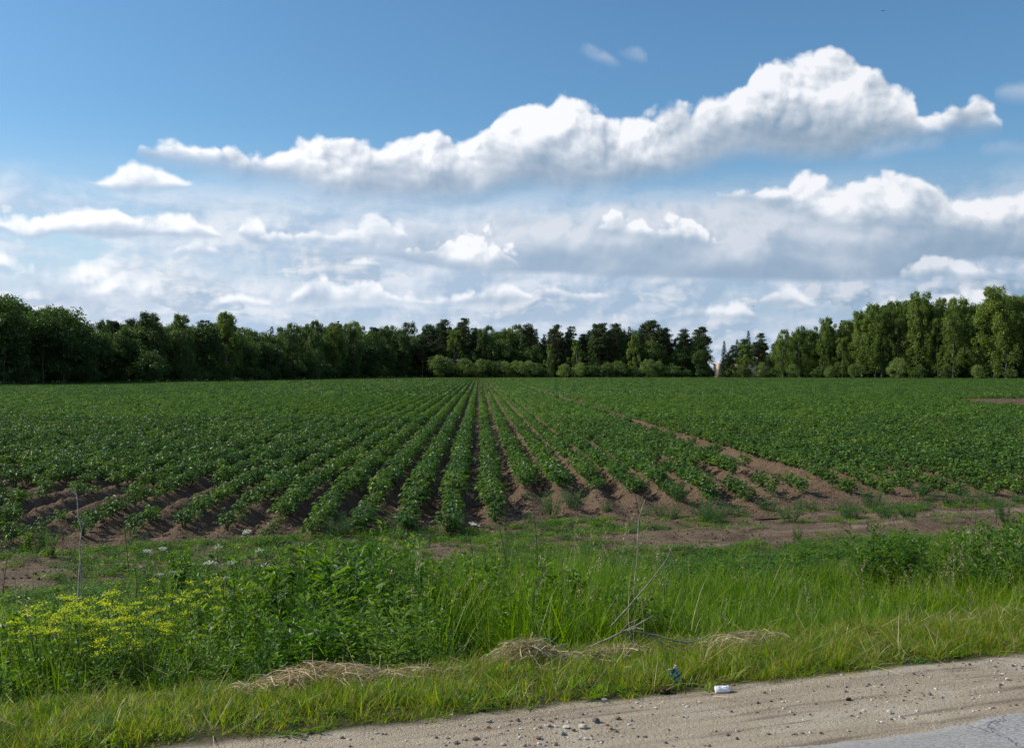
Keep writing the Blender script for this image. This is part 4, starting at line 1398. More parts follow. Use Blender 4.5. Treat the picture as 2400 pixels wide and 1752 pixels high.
def d3(s, t, x, y):
    X = 1200 + x / y * F
    n = fbm(s * 0.8, t * 1.8, 4, 66)
    mid = sstep(X, 60, 190) * (1 - sstep(X, 1350, 1750))
    track = np.exp(-((t - 14.1) / 1.25) ** 4)
    want = 1.0 - track * (1.0 - 0.62 * mid)
    want = want * (1 - 0.75 * sstep(t, 16.4, 17.3)) * (1 - 0.55 * (1 - mid) * sstep(t, 15.0, 15.6))
    want = np.where((t < 12.6), 0.95, want)
    thr = 0.62 - 0.38 * want
    return sstep(n, thr - 0.03, thr + 0.05) * np.clip(want + 0.15, 0, 1)


x, y, s, t, z, r = place(22000, -12, 18, 9.6, 17.4, d3, 3)
sc = r.uniform(0.6, 1.25, len(x)) * (0.75 + 0.45 * (1 - sstep(t, 10.5, 13.0)))
scatter('ground_cover', np.stack([x, y, z], 1), np.stack([x * 0, x * 0, r.uniform(0, 6.3, len(x))], 1), np.stack([sc, sc, sc * r.uniform(0.6, 1.1, len(x))], 1),
        r.integers(0, 8, len(x)), [source('low_weed', m) for m in lw], 'low green weeds creeping over the headland and earth track', 'ground cover')
print('cover', len(x))

# grass of the bare patch in the field, margins by the woods and floor of the wood
def d4(s, t, x, y):
    return (((x - 41) / 9.0) ** 2 + ((y - 68) / 17.0) ** 2 < 1) * sstep(fbm(x * 0.6, y * 0.9, 3, 5), 0.38, 0.5) * (y < 66)


r = np.random.default_rng(4)
x = r.uniform(31, 50, 5000); y = r.uniform(50, 86, 5000)
k = r.random(5000) < d4(0, 0, x, y)
x, y = x[k], y[k]
P = [np.stack([x, y, np.full(len(x), 0.05)], 1)]; pk = [r.integers(0, 6, len(x))]; sz = [np.full(len(x), 1.8)]
xm, ym = [], []
for X in np.arange(-150, 2560, 0.8):
    d = dfront(X)
    for q in range(1):
        dd = d - r.uniform(-8.0, 4.5)
        xm.append((X - 1200) / F * dd); ym.append(dd)
P.append(np.stack([np.array(xm), np.array(ym), np.full(len(xm), -0.16)], 1)); pk.append(r.integers(6, 8, len(xm))); sz.append(r.uniform(0.8, 1.5, len(xm)))
P = np.concatenate(P); pk = np.concatenate(pk); sz = np.concatenate(sz)
mg = [tuft_mesh('margin_grass', 600 + i, 26, 0.75, 0.05, 0.35, 0.4, 0.9, M['weed'], 2) for i in range(2)]
scatter('margin_grass', P, np.stack([sz * 0, sz * 0, r.uniform(0, 6.3, len(sz))], 1), np.stack([sz, sz, sz], 1), pk, [source('grass_tuft', m) for m in vg[:6]] + [source('margin_grass', m) for m in mg],
        'rough grass along the foot of the woods and in the bare patch', 'grass')

# undergrowth that closes the wood near the ground
P, Rr, Sc, Pk = [], [], [], []
for back in (3.0, 9.5, 16, 24):
    X = -170
    while X < 2570:
        d = dfront(X) + back + prng.uniform(-1.5, 1.5)
        if not (1662 < X < 1705 and back > 3):
            h = prng.uniform(2.6, 5.4) * (0.75 if 1655 < X < 1720 else (1.5 if back > 9 else 1))
            P.append(((X - 1200) / F * d, d, -0.16)); Rr.append((0, 0, prng.uniform(0, 6))); Sc.append((h / 4.2, h / 4.2, h / 4.6)); Pk.append(prng.randrange(3))
        X += 3.0 / d * F
scatter('undergrowth', P, Rr, Sc, Pk, [source('undergrowth', LIB['bush'][i][2]) for i in range(3)], 'dark undergrowth filling the wood between the trunks', 'undergrowth')


# -- single weeds: stem part and foliage part
def weed_meshes(kind, seed):
    global rng
    rng = np.random.default_rng(seed)
    st, B, D, Nn, L_, W_ = [], [], [], [], [], []
    fl = []
    cfg = {'mugwort': (9, 1.0, 0.26, 30, 4, 0.085, 0.026), 'broad': (7, 0.9, 0.24, 20, 3, 0.095, 0.050), 'spurge': (10, 0.9, 0.20, 40, 3, 0.060, 0.013),
           'umbel': (3, 1.0, 0.14, 9, 3, 0.10, 0.03), 'fuzzy': (16, 0.45, 0.20, 22, 4, 0.045, 0.008), 'bright': (8, 0.95, 0.26, 26, 4, 0.085, 0.024), 'thistle': (3, 0.8, 0.12, 14, 3, 0.12, 0.045)}[kind]
    ns, H, sp, nn, per, LL, WW = cfg
    for i in range(ns):
        a = rng.uniform(0, 2 * np.pi); q = math.sqrt(rng.random())
        h = H * rng.uniform(0.72, 1.04) * (1 - 0.22 * q)
        b = np.array([math.cos(a), math.sin(a), 0]) * sp * q * 0.55
        tip = b + np.array([math.cos(a) * sp * q * 0.9, math.sin(a) * sp * q * 0.9, h]) + np.append(rng.normal(size=2) * 0.03, 0)
        mid = (b + tip) / 2 + np.append(rng.normal(size=2) * 0.02, 0.02)
        st.append(tube([b, mid, tip], [0.006, 0.0045, 0.002], 4))
        for j in range(nn):
            f = 0.10 + 0.90 * (j + rng.random()) / nn
            p = b * (1 - f) ** 2 + 2 * mid * f * (1 - f) + tip * f * f
            for m_ in range(per):
                aa = rng.uniform(0, 2 * np.pi)
                up = rng.uniform(0.2, 1.0) if kind in ('mugwort', 'fuzzy') else rng.uniform(-0.1, 0.7)
                d = np.array([math.cos(aa), math.sin(aa), up + 0.5 * f])
                B.append(p + d * rng.uniform(0, 0.035)); D.append(d)
                Nn.append(np.array([0, 0, 1.0]) + rng.normal(size=3) * 0.45)
                k = (1.15 - 0.5 * f) * rng.uniform(0.6, 1.25)
                L_.append(LL * k); W_.append(WW * k)
        if kind in ('spurge', 'umbel'):
            n = 6 if kind == 'spurge' else 9
            R_ = 0.050 if kind == 'spurge' else 0.075
            for m_ in range(n):
                aa = m_ * 2.4; rr = R_ * math.sqrt((m_ + 0.5) / n)
                c = tip + np.array([math.cos(aa) * rr, math.sin(aa) * rr, 0.05 - 0.15 * rr + rng.normal() * 0.006])
                st.append(tube([tip - [0, 0, 0.01], c], [0.0016, 0.001], 3))
                fl.append(c)
    V, Fq = leaves(np.array(B), np.array(D), np.array(Nn), np.array(L_), np.array(W_), 0.15, 0.3, hexa=kind == 'broad')
    lm = {'mugwort': 'weed', 'broad': 'weed', 'spurge': 'weed_pale', 'umbel': 'weed_pale', 'fuzzy': 'fuzzy', 'thistle': 'weed_pale', 'bright': 'weed_pale'}[kind]
    fm = mk_mesh('foliage', V, Fq, M[lm])
    V, Fs, _ = join([(v, f, 0) for v, f in st]); sm = mk_mesh('stem', V, Fs, M['greenstem'], smooth=True)
    flm = []
    if fl:
        st_ = 6 if kind == 'spurge' else 9
        grp = [np.array(fl[q:q + st_]) for q in range(0, len(fl), st_)]
        per = 7 if kind == 'spurge' else 12; size = 0.013 if kind == 'spurge' else 0.011
        for f_ in grp:
            C = np.repeat(f_, per, 0) + rng.normal(size=(len(f_) * per, 3)) * np.array([0.011, 0.011, 0.004])
            dd = rdir(len(C)); dd[:, 2] *= 0.3
            V, Fq = leaves(C, dd, np.array([0, 0, 1.0]) + rng.normal(size=(len(C), 3)) * 0.3, size, size * 0.9, 0.1, 0.1)
            flm.append(mk_mesh('flower_head', V, Fq, M['yellow' if kind == 'spurge' else 'white']))
    return H, sm, fm, flm


WL = {k: [weed_meshes(k, 700 + 31 * i + len(k)) for i in range(n)] for k, n in (('mugwort', 4), ('broad', 3), ('spurge', 3), ('umbel', 2), ('fuzzy', 3), ('bright', 3))}
WN = {'bright': ('leafy_weed', 'weed'), 'mugwort': ('leafy_weed', 'weed'), 'broad': ('leafy_weed', 'weed'), 'spurge': ('yellow_flowering_weed', 'flowering weed'),
      'umbel': ('white_umbel_flower', 'wild flower'), 'fuzzy': ('feathery_weed', 'weed'), 'thistle': ('thistle', 'weed')}


def weed(kind, x, y, h, label, group, wid=1.0):
    H, sm, fm, flm = WL[kind][prng.randrange(len(WL[kind]))]
    r = bpy.data.objects.new(WN[kind][0], None); col.objects.link(r)
    r.empty_display_size = 0.2
    t = T_of(x, y)
    zz = gz(x, y) if t < 16.6 else max(gz(x, y), 0.02 if t < 16.9 else 0.08)
    r.location = (x, y, zz - 0.01); r.rotation_euler = (0, 0, prng.uniform(0, 6.28))
    k = h / H
    r.scale = (k * wid, k * wid, k)
    r['label'] = label; r['category'] = WN[kind][1]; r['group'] = group
    link('stem', sm, r); link('foliage', fm, r)
    for f_ in flm: link('flower_head', f_, r)
    return r


WTX = [-100, 0, 90, 280, 420, 580, 640, 760, 860, 960, 1050, 1150]
WTY = [1375, 1375, 1385, 1365, 1335, 1300, 1262, 1240, 1228, 1240, 1275, 1305]
ws = []
for t, low, step in ((6.75, 150, 62), (7.3, 95, 60), (8.1, 45, 52), (9.0, -6, 48), (9.8, -16, 54)):
    X = -60 + prng.uniform(0, 20)
    while X < 1130:
        if X < 950 or prng.random() < 0.6:
            px = X + prng.uniform(-14, 14); tt = t + prng.uniform(-0.25, 0.25)
            x, y = at_t(px, tt)
            Yt = float(np.interp(px, WTX, WTY)) + low + prng.uniform(-8, 60)
            h = CAMZ - (Yt - HOR) * y / F - gz(x, y)
            if t > 9.5 and (px < 110 or prng.random() < 0.3): X += step; continue
            if h > 0.2: ws.append((px, x, y, min(h, 1.25), t))
        X += step * prng.uniform(0.85, 1.2)
names = {6.75: 'frontmost line', 7.3: 'second line', 8.1: 'third line', 9.0: 'fourth line', 9.8: 'rearmost line'}
cn = {}
for px, x, y, h, t in sorted(ws):
    kd = prng.choice(['mugwort', 'mugwort', 'broad', 'bright'])
    cn[t, kd] = cn.get((t, kd), 0) + 1
    look = {'mugwort': 'narrow-leaved dark green weed', 'broad': 'broad-leaved dark green weed', 'bright': 'narrow-leaved bright green weed'}[kd]
    lab = f"{look}, {ordw(cn[t, kd])} from the left in the {names[t]} of the ditch weeds"
    weed(kd, x, y, h, lab, 'tall leafy weeds on the left side of the ditch', 1.05)
cn = 0
for t in (7.4, 8.4, 9.3):
    X = 1150 + prng.uniform(0, 60)
    while X < 2400:
        x, y = at_t(X, t)
        Yt = float(np.interp(X, TGX, TGY)) + (9.6 - t) * 24 + prng.uniform(-10, 50)
        h = CAMZ - (Yt - HOR) * y / F - gz(x, y)
        cn += 1
        if h > 0.25: weed(prng.choice(['mugwort', 'bright', 'bright', 'broad']), x, y, min(h, 1.1), f"leafy weed in the tall grass, {ordw(cn)} counted row by row from the front left", 'leafy weeds scattered through the tall grass', 0.9)
        X += prng.uniform(45, 105)
# dark leafy weeds at the far right and the scattered ones beyond the ditch
for i, (X, Y, t) in enumerate([(2062, 1236, 9.4), (2092, 1268, 9.2), (2122, 1256, 9.5), (2158, 1270, 9.2), (2200, 1290, 8.6), (2235, 1272, 8.8), (2272, 1255, 8.9), (2300, 1240, 9.1), (2330, 1262, 8.2), (2345, 1232, 9.0), (2372, 1224, 9.2), (2398, 1240, 8.4), (2425, 1230, 9.0), (2320, 1300, 7.8), (2375, 1290, 7.7)]):
    x, y = at_t(X, t); h = CAMZ - (Y - HOR) * y / F - gz(x, y)
    weed('mugwort', x, y, h * 1.2, f"dark bushy weed, {ordw(i + 1)} placed in the clump at the right end of the ditch", 'dark weeds at the right end of the ditch', 1.25)
for i, (X, Y, t) in enumerate(sorted([(360, 1300, 11.6), (430, 1262, 12.2), (330, 1330, 10.9), (700, 1262, 11.8), (760, 1240, 11.4), (850, 1238, 11.2), (905, 1245, 11.6), (975, 1250, 11.0), (1170, 1285, 11.0), (1230, 1295, 10.6),
                              (90, 1222, 16.3), (60, 1225, 15.9), (115, 1240, 15.4), (1870, 1255, 13.2), (1880, 1300, 11.4), (250, 1365, 10.9), (480, 1330, 10.8), (560, 1290, 11.4), (620, 1282, 11.6)])):
    x, y = at_t(X, t); h = max(0.3, CAMZ - (Y - HOR) * y / F - gz(x, y))
    weed('mugwort' if i % 3 else 'broad', x, y, min(h, 1.1), f"leafy weed beyond the ditch near the earth track, {ordw(i + 1)} from the left", 'leafy weeds beyond the ditch', 0.8)
# yellow flowering plants
cn = 0
for X, Y, t in sorted([(128, 1398, 7.5), (238, 1402, 7.2), (112, 1408, 7.4), (150, 1388, 7.6), (165, 1362, 8.6), (198, 1368, 8.0), (225, 1392, 7.3), (255, 1400, 7.6), (190, 1410, 6.9), (175, 1395, 7.3), (215, 1372, 7.9),
                (305, 1400, 7.6), (335, 1382, 8.0), (365, 1345, 8.6), (405, 1352, 8.5), (352, 1420, 7.1), (395, 1395, 7.6), (440, 1375, 7.9), (470, 1345, 8.7), (500, 1335, 8.9), (480, 1310, 9.3), (362, 1460, 6.6)]):
    cn += 1
    x, y = at_t(X, t); h = CAMZ - (Y - HOR) * y / F - gz(x, y)
    if X > 280 and cn % 3 == 0: continue
    cl = 'dense yellow clump' if X < 280 else 'looser patch beside it'
    weed('spurge', x, y, h, f"yellow-flowered plant, {ordw(cn if X < 280 else cn - 11)} from the left in the {cl}", 'yellow flowering plants at the left', 0.95 if X < 280 else 0.75)
# white umbels
for i, (X, Y, t, lab) in enumerate([(515, 1228, 9.6, 'tallest white umbel flower, in front of the bare ridge ends'), (572, 1216, 9.8, 'white umbel flower just right of the tallest one'),
                                  (605, 1245, 9.5, 'white umbel beside a dark dead stalk'), (350, 1266, 10.2, 'left one of two small white umbels by a feathery weed'),
                                  (385, 1262, 10.4, 'right one of two small white umbels by a feathery weed'), (1343, 1297, 9.0, 'single white flower head among bright grass'), (2270, 1232, 10.0, 'white umbel left of the dark right-end weeds'),
                                  (2245, 1262, 9.6, 'white umbels below others at the right, over bright grass'), (2372, 1226, 10.2, 'white umbel above the dark right-end weeds'), (2392, 1262, 9.8, 'white umbel at the right edge of the photo'),
                                  (522, 1313, 9.2, 'white round flower head behind the yellow patch')]):
    x, y = at_t(X, t); h = CAMZ - (Y - HOR) * y / F - gz(x, y)
    weed('umbel', x, y, h, lab, 'white umbel flowers', 0.5 if i != 5 else 0.4)
# feathery weeds among the row ends
FZ = [(62, 1190), (325, 1268), (850, 1160), (830, 1245), (945, 1232), (1062, 1238), (1255, 1110), (1258, 1140), (1465, 1110), (1482, 1040), (1520, 1200), (1490, 1150), (1562, 1205), (1590, 1180), (1652, 1205), (1672, 1215),
      (1700, 1200), (1735, 1195), (1802, 1190), (1850, 1210), (1870, 1190), (1902, 1190), (1990, 1205), (2046, 1185), (2082, 1210), (2130, 1212), (2180, 1168), (2225, 1180), (2262, 1172), (2310, 1168), (2352, 1215), (1290, 1205),
      (1345, 1195), (790, 1252), (1900, 1052), (1240, 1220), (2155, 1165), (1420, 1200), (2380, 1175), (120, 1268)]
for i, (X, Y) in enumerate(sorted(FZ)):
    x, y, z = at_px(X, Y, 0.03)
    weed('fuzzy', x, y, 0.24 + 0.22 * prng.random(), f"feathery green weed, {ordw(i + 1)} from the left among the crop row ends", 'feathery weeds at the row ends', 1.1)


# -- dead stalks and branches
def P3(X, Y, d): return np.array([(X - 1200) / F * d, d, CAMZ - (Y - HOR) * d / F])


def stalk(name, segs, d, mat, r0, label, cat, group=None):
    """segs: list of polylines given where they stand, distance d (each gets a little depth of its own)"""
    parts = []
    for i, (pl, rr) in enumerate(segs):
        dd = d + prng.uniform(-0.08, 0.08) * (i > 0)
        pts = [P3(X, Y, d + (dd - d) * k / max(1, len(pl) - 1) + 0.01 * math.sin(k * 2.1)) for k, (X, Y) in enumerate(pl)]
        # round off the polyline
        pts = np.array(pts); u = np.linspace(0, len(pts) - 1, len(pts) * 3)
        pp = np.stack([np.interp(u, range(len(pts)), pts[:, c]) for c in range(3)], 1)
        pp[1:-1] = (pp[:-2] + 2 * pp[1:-1] + pp[2:]) / 4
        parts.append(tube(pp, np.linspace(rr, rr * 0.45, len(pp)), 5) + (0,))
    V, Fs, _ = join(parts)
    c = parts[0][0][0].copy()
    V = V - c
    return link(name, mk_mesh(name, V, Fs, M[mat], smooth=True), loc=c, label=label, cat=cat, group=group)


GS = 'dead stalks standing among the weeds'
stalk('dead_stalk', [([(182, 1420), (184, 1360), (188, 1290), (187, 1270), (192, 1235), (196, 1225), (202, 1212)], 0.007), ([(187, 1292), (172, 1268), (150, 1252)], 0.004), ([(190, 1240), (183, 1210), (181, 1170), (178, 1158), (168, 1152), (162, 1148)], 0.006),
                     ([(180, 1168), (178, 1150), (176, 1142)], 0.003), ([(192, 1420), (190, 1380), (188, 1340), (188, 1300)], 0.0045), ([(178, 1158), (172, 1146)], 0.003)], 8.4, 'deadstem', 0.007,
      'tall pale forked dead stalk rising above the dense yellow flowers', 'dead stalk', GS)
stalk('dead_stalk', [([(1486, 1400), (1489, 1360), (1494, 1300), (1495, 1250), (1497, 1220), (1503, 1195), (1512, 1170)], 0.006), ([(1494, 1246), (1482, 1225), (1470, 1205), (1452, 1193)], 0.003), ([(1488, 1345), (1487, 1370), (1484, 1392)], 0.004),
                     ([(1494, 1260), (1520, 1235), (1560, 1212)], 0.002)], 8.9, 'deadstem', 0.007, 'thin whitish dead stalk right of centre, forked near its top', 'dead stalk', GS)
dark = [([(1185, 1312), (1178, 1270), (1172, 1240), (1162, 1190), (1153, 1140), (1150, 1120)], 9.4, 'longest dark leaning stalk in front of the centre rows'),
        ([(1108, 1305), (1104, 1275), (1100, 1240), (1098, 1215)], 9.6, 'short dark stalk left of the longest leaning one'),
        ([(1259, 1320), (1258, 1270), (1253, 1210), (1246, 1160), (1243, 1130)], 9.6, 'thin dark stalk right of the longest leaning one'),
        ([(1500, 1235), (1497, 1200), (1490, 1160), (1484, 1135), (1481, 1110)], 10.4, 'dark upright stalk behind the whitish dead stalk'),
        ([(668, 1345), (655, 1300), (640, 1250), (622, 1200), (612, 1180)], 9.0, 'dark leaning stalk near the white umbel flowers'),
        ([(302, 1345), (295, 1270), (288, 1200), (280, 1100), (272, 1040)], 9.2, 'very tall thin dark stalk on the left'),
        ([(6, 1390), (10, 1350), (16, 1310), (24, 1290)], 9.0, 'dark stalk at the left edge by bare earth'),
        ([(1005, 1282), (1010, 1250), (1016, 1232), (1022, 1215)], 10.0, 'short dark stalk before the bare ridge ends'),
        ([(2336, 1225), (2334, 1190), (2331, 1150), (2330, 1120)], 10.8, 'thin dark stalk at the far right above the track'),
        ([(2280, 1300), (2283, 1260), (2287, 1215), (2289, 1180)], 10.2, 'dark stalk among the white umbels at the right'),
        ([(318, 1400), (321, 1370), (317, 1335), (312, 1310)], 8.4, 'dark stalk standing inside the looser yellow patch'),
        ([(528, 1440), (524, 1400), (522, 1360), (518, 1345)], 8.0, 'dark stalk at the right side of the yellow patch')]
for pl, d, lab in dark:
    stalk('dead_stalk', [(pl, 0.0042)] + [([pl[-2], (pl[-2][0] + prng.choice([-9, 9]), pl[-2][1] - 14)], 0.002)], d, 'darkstem', 0.005, lab, 'dead stalk', GS)
stalk('dead_branch', [([(1432, 1468), (1450, 1448), (1475, 1420), (1500, 1390), (1520, 1368), (1545, 1335), (1562, 1312), (1572, 1290), (1580, 1272)], 0.0065), ([(1545, 1335), (1560, 1330), (1580, 1312)], 0.004),
                      ([(1572, 1290), (1568, 1278), (1574, 1268)], 0.003)], 7.0, 'greystick', 0.01, 'long grey stick leaning up to the right out of the ditch', 'dead branch')
stalk('dead_branch', [([(1370, 1520), (1400, 1508), (1430, 1495), (1460, 1480), (1490, 1466), (1512, 1454), (1532, 1442)], 0.008), ([(1470, 1478), (1482, 1495), (1490, 1512), (1497, 1530)], 0.007), ([(1480, 1480), (1510, 1482), (1540, 1495), (1565, 1520), (1575, 1528)], 0.006),
                      ([(1440, 1492), (1420, 1498), (1390, 1512), (1372, 1530)], 0.005), ([(1500, 1482), (1540, 1488), (1580, 1502), (1610, 1505), (1640, 1500), (1672, 1482)], 0.006),
                      ([(1470, 1478), (1490, 1470), (1508, 1474)], 0.005), ([(1560, 1505), (1600, 1500), (1650, 1496)], 0.004), ([(1400, 1530), (1440, 1512), (1500, 1512), (1550, 1508)], 0.004),
                      ([(1520, 1484), (1548, 1508), (1568, 1530)], 0.004), ([(1455, 1482), (1470, 1462), (1496, 1450)], 0.004), ([(1600, 1503), (1630, 1515), (1665, 1512)], 0.003)], 6.38, 'greystick', 0.01,
      'tangled grey fallen branch lying in the dark of the ditch bank', 'dead branch')
stalk('dead_branch', [([(600, 1430), (640, 1400), (680, 1370), (738, 1312)], 0.004), ([(640, 1400), (625, 1375), (612, 1352)], 0.003)], 9.2, 'greystick', 0.01, 'thin grey branch slanting up to the right behind the yellow patch', 'dead branch')
bpy.data.objects['dead_branch.002'].location.x += -(738 - 500) / F * 9.2 * 0.9


# -- mats of cut dry grass along the crest
def dry_heap(X, Y, L, Wd, Hh, n, label, seed):
    global rng
    rng = np.random.default_rng(seed)
    x, y = at_t(X, Y); z = gz(x, y)
    u = np.clip(rng.normal(size=n) * 0.42, -1, 1); v = np.clip(rng.normal(size=n) * 0.42, -1, 1)
    top = Hh * np.exp(-(u * 1.4) ** 2 - (v * 1.4) ** 2)
    a = RA + rng.normal(size=n) * 0.55 + np.where(rng.random(n) < 0.5, 0, math.pi)
    ln = rng.uniform(0.12, 0.36, n)
    cx = u * L / 2; cy = v * Wd / 2
    px = CA * cx - SA * cy; py = SA * cx + CA * cy
    gzv = ground_z(px + x, py + y) - z
    hz_ = gzv + top * rng.uniform(0.25, 1.08, n) + 0.01
    V = []
    K = 5
    bend = rng.normal(size=n) * 0.35
    arch = rng.uniform(-0.02, 0.05, n)
    tw = rng.uniform(0.0009, 0.0024, n)
    for k in range(K):
        f = k / (K - 1) - 0.5
        aa = a + bend * f * 2
        ex = px + np.cos(aa) * ln * f; ey = py + np.sin(aa) * ln * f
        ez = np.maximum(hz_ + arch * (1 - 4 * f * f) - 0.02 * np.abs(f) * 2 - 0.1 * f * rng.normal(size=n) * 0.6, ground_z(ex + x, ey + y) - z + 0.006)
        w = tw * (1 - 0.9 * abs(f) * (f > 0) * 1.4)
        V += [np.stack([ex - np.sin(aa) * w, ey + np.cos(aa) * w, ez - w * 0.5], 1), np.stack([ex + np.sin(aa) * w, ey - np.cos(aa) * w, ez + w], 1)]
    V = np.stack(V, 1); i = np.arange(n)[:, None] * (2 * K)
    Fq = np.concatenate([i + np.array([[2 * k, 2 * k + 1, 2 * k + 3, 2 * k + 2]]) for k in range(K - 1)])
    return link('dry_grass_heap', mk_mesh('dry_grass_heap', V.reshape(-1, 3), Fq, M['straw']), loc=(x, y, z), label=label, cat='dry grass', group='heaps of cut dry grass on the crest of the verge')


dry_heap(740, 5.72, 0.85, 0.38, 0.10, 750, 'largest heap of cut dry grass, left of centre', 31)
dry_heap(1235, 5.80, 0.55, 0.34, 0.12, 600, 'small pale heap of dry grass near the centre', 32)
dry_heap(1430, 5.68, 0.7, 0.20, 0.03, 220, 'flat mat of dry grass in front of the fallen branch', 33)
dry_heap(960, 5.66, 0.6, 0.22, 0.03, 130, 'thin strip of dry grass joining the two heaps', 34)
dry_heap(1740, 5.60, 0.70, 0.45, 0.04, 220, 'sparse dry grass right of the fallen branch', 35)

# loose straws strewn over the verge
r = np.random.default_rng(77)
n = 150
s = r.uniform(-3.5, 5.5, n); t = np.where(r.random(n) < 0.8, r.uniform(4.75, 6.1, n), r.uniform(4.4, 4.8, n)); x, y = XY(s, t)
zz = ground_z(x, y) + np.where(t > 4.8, r.uniform(0.05, 0.16, n), 0.004)
st = [tuft_mesh('straw', 640 + i, 1, 0.30, 0.0042, 0.2, 0.25, 0.0, M['straw'], 4) for i in range(3)]
scatter('loose_straw', np.stack([x, y, zz], 1), np.stack([np.where(t > 4.8, r.uniform(0.6, 1.45, n), 1.53), r.normal(size=n) * 0.2, r.uniform(0, 6.3, n)], 1),
        np.stack([np.full(n, 1.0)] * 2 + [r.uniform(0.4, 1.1, n)], 1), r.integers(0, 3, n), [source('straw', m) for m in st], 'pale dry straws strewn over verge grass and shoulder', 'straw')


# -- stones on the shoulder
def rock(seed, sq=0.65):
    global rng
    rng = np.random.default_rng(seed)
    bm = __import__('bmesh').new()
    __import__('bmesh').ops.create_icosphere(bm, subdivisions=2, radius=0.5)
    cut = [(unit(rng.normal(size=(1, 3)))[0], rng.uniform(0.26, 0.40)) for _ in range(9)]
    for v in bm.verts:
        c = np.array(v.co)
        for nn, dd in cut:
            e = c @ nn - dd
            if e > 0: c = c - nn * e * 0.92
        c = c * (1 + rng.normal() * 0.02) * [1.25, 0.95, sq]
        v.co = c
    me = bpy.data.meshes.new('stone'); bm.to_mesh(me); bm.free()
    return me


ROCKS = [rock(800 + i, 0.55 + 0.1 * (i % 4)) for i in range(7)]
SM = {'grey': plain('grey_stone', (0.24, 0.24, 0.24), 0.85, 0.3, 0.3, 60), 'dark': plain('dark_stone', (0.10, 0.095, 0.095), 0.85, 0.3, 0.3, 60),
      'brown': plain('brown_stone', (0.22, 0.15, 0.11), 0.9, 0.2, 0.3, 60), 'light': plain('light_stone', (0.50, 0.45, 0.40), 0.85, 0.3, 0.2, 60),
      'clod': plain('dark_clod', (0.055, 0.032, 0.022), 0.95, 0.1, 0.4, 60)}
STN = [(1146, 1693, 14, 'grey'), (1145, 1706, 12, 'brown'), (1213, 1689, 13, 'dark'), (1196, 1690, 9, 'brown'), (1115, 1733, 18, 'brown'), (1070, 1743, 15, 'dark'), (1023, 1729, 9, 'dark'), (1318, 1721, 14, 'grey'),
       (1261, 1731, 14, 'brown'), (1286, 1702, 14, 'grey'), (1328, 1706, 18, 'light'), (1344, 1713, 13, 'brown'), (1367, 1707, 22, 'light'), (1399, 1693, 19, 'dark'), (1431, 1708, 13, 'brown'), (1449, 1685, 15, 'brown'),
       (1480, 1659, 10, 'grey'), (1480, 1689, 9, 'grey'), (1302, 1703, 9, 'light'), (1357, 1733, 9, 'grey'), (1373, 1733, 13, 'light'), (1387, 1732, 10, 'light'), (1302, 1746, 13, 'brown'), (1229, 1748, 10, 'grey'),
       (1178, 1746, 13, 'light'), (1254, 1709, 8, 'light'), (1417, 1643, 15, 'grey'), (1288, 1690, 8, 'brown'), (1092, 1735, 8, 'brown'), (1528, 1674, 7, 'grey'), (2086, 1671, 13, 'light'), (1923, 1718, 10, 'brown'),
       (1989, 1641, 16, 'clod'), (1989, 1713, 9, 'light'), (2362, 1593, 12, 'light'), (2307, 1683, 9, 'grey'), (1557, 1624, 34, 'clod'), (1502, 1656, 8, 'light'), (1086, 1702, 10, 'light'), (1405, 1668, 8, 'brown'), (1455, 1726, 8, 'light')]
cn = {}
for i, (X, Y, px, cl) in enumerate(sorted(STN)):
    x, y, z = at_px(X, Y)
    sz = px * y / F
    big = 'large' if px > 15 else ('small' if px < 11 else 'mid-sized')
    key = (big, cl); cn[key] = cn.get(key, 0) + 1
    me = ROCKS[i % 7].copy(); me.materials.clear(); me.materials.append(SM[cl])
    nm = 'stone' if cl != 'clod' else 'earth_clod'
    lab = f"{big} {cl} stone on the sandy shoulder, {ordw(cn[key])} of its kind from the left"
    if cl == 'clod': lab = 'large dark brown lump of earth under the grass edge beside the blue plastic' if px > 30 else 'dark lump of earth in the middle of the sandy shoulder'
    link(nm, me, loc=(x, y, z + sz * 0.2), rz=prng.uniform(0, 6.3), sc=sz, label=lab, cat='stone' if cl != 'clod' else 'clod', group='stones on the sandy shoulder' if cl != 'clod' else None)

r = np.random.default_rng(9)
n = 5200
s = r.uniform(-3, 6.5, n); t = np.clip(r.normal(4.25, 0.28, n), 3.86, 4.85); x, y = XY(s, t)
cl = (fbm(x * 1.5, y * 1.5, 3, 71) > 0.45) | (r.random(n) < 0.35)
s, t, x, y = s[cl], t[cl], x[cl], y[cl]; n = len(x)
gs = []
for i in range(6):
    me = ROCKS[i].copy(); me.materials.clear(); me.materials.append(SM[['grey', 'brown', 'light', 'dark', 'light', 'brown'][i]]); gs.append(source('grit', me))
gsz = 0.004 + 0.017 * r.random(n) ** 4
scatter('grit', np.stack([x, y, ground_z(x, y) + gsz * 0.15], 1), np.stack([x * 0, x * 0, r.uniform(0, 6.3, n)], 1), np.stack([gsz] * 3, 1), r.integers(0, 6, n), gs,
        'fine grit scattered over the sandy shoulder', 'grit')


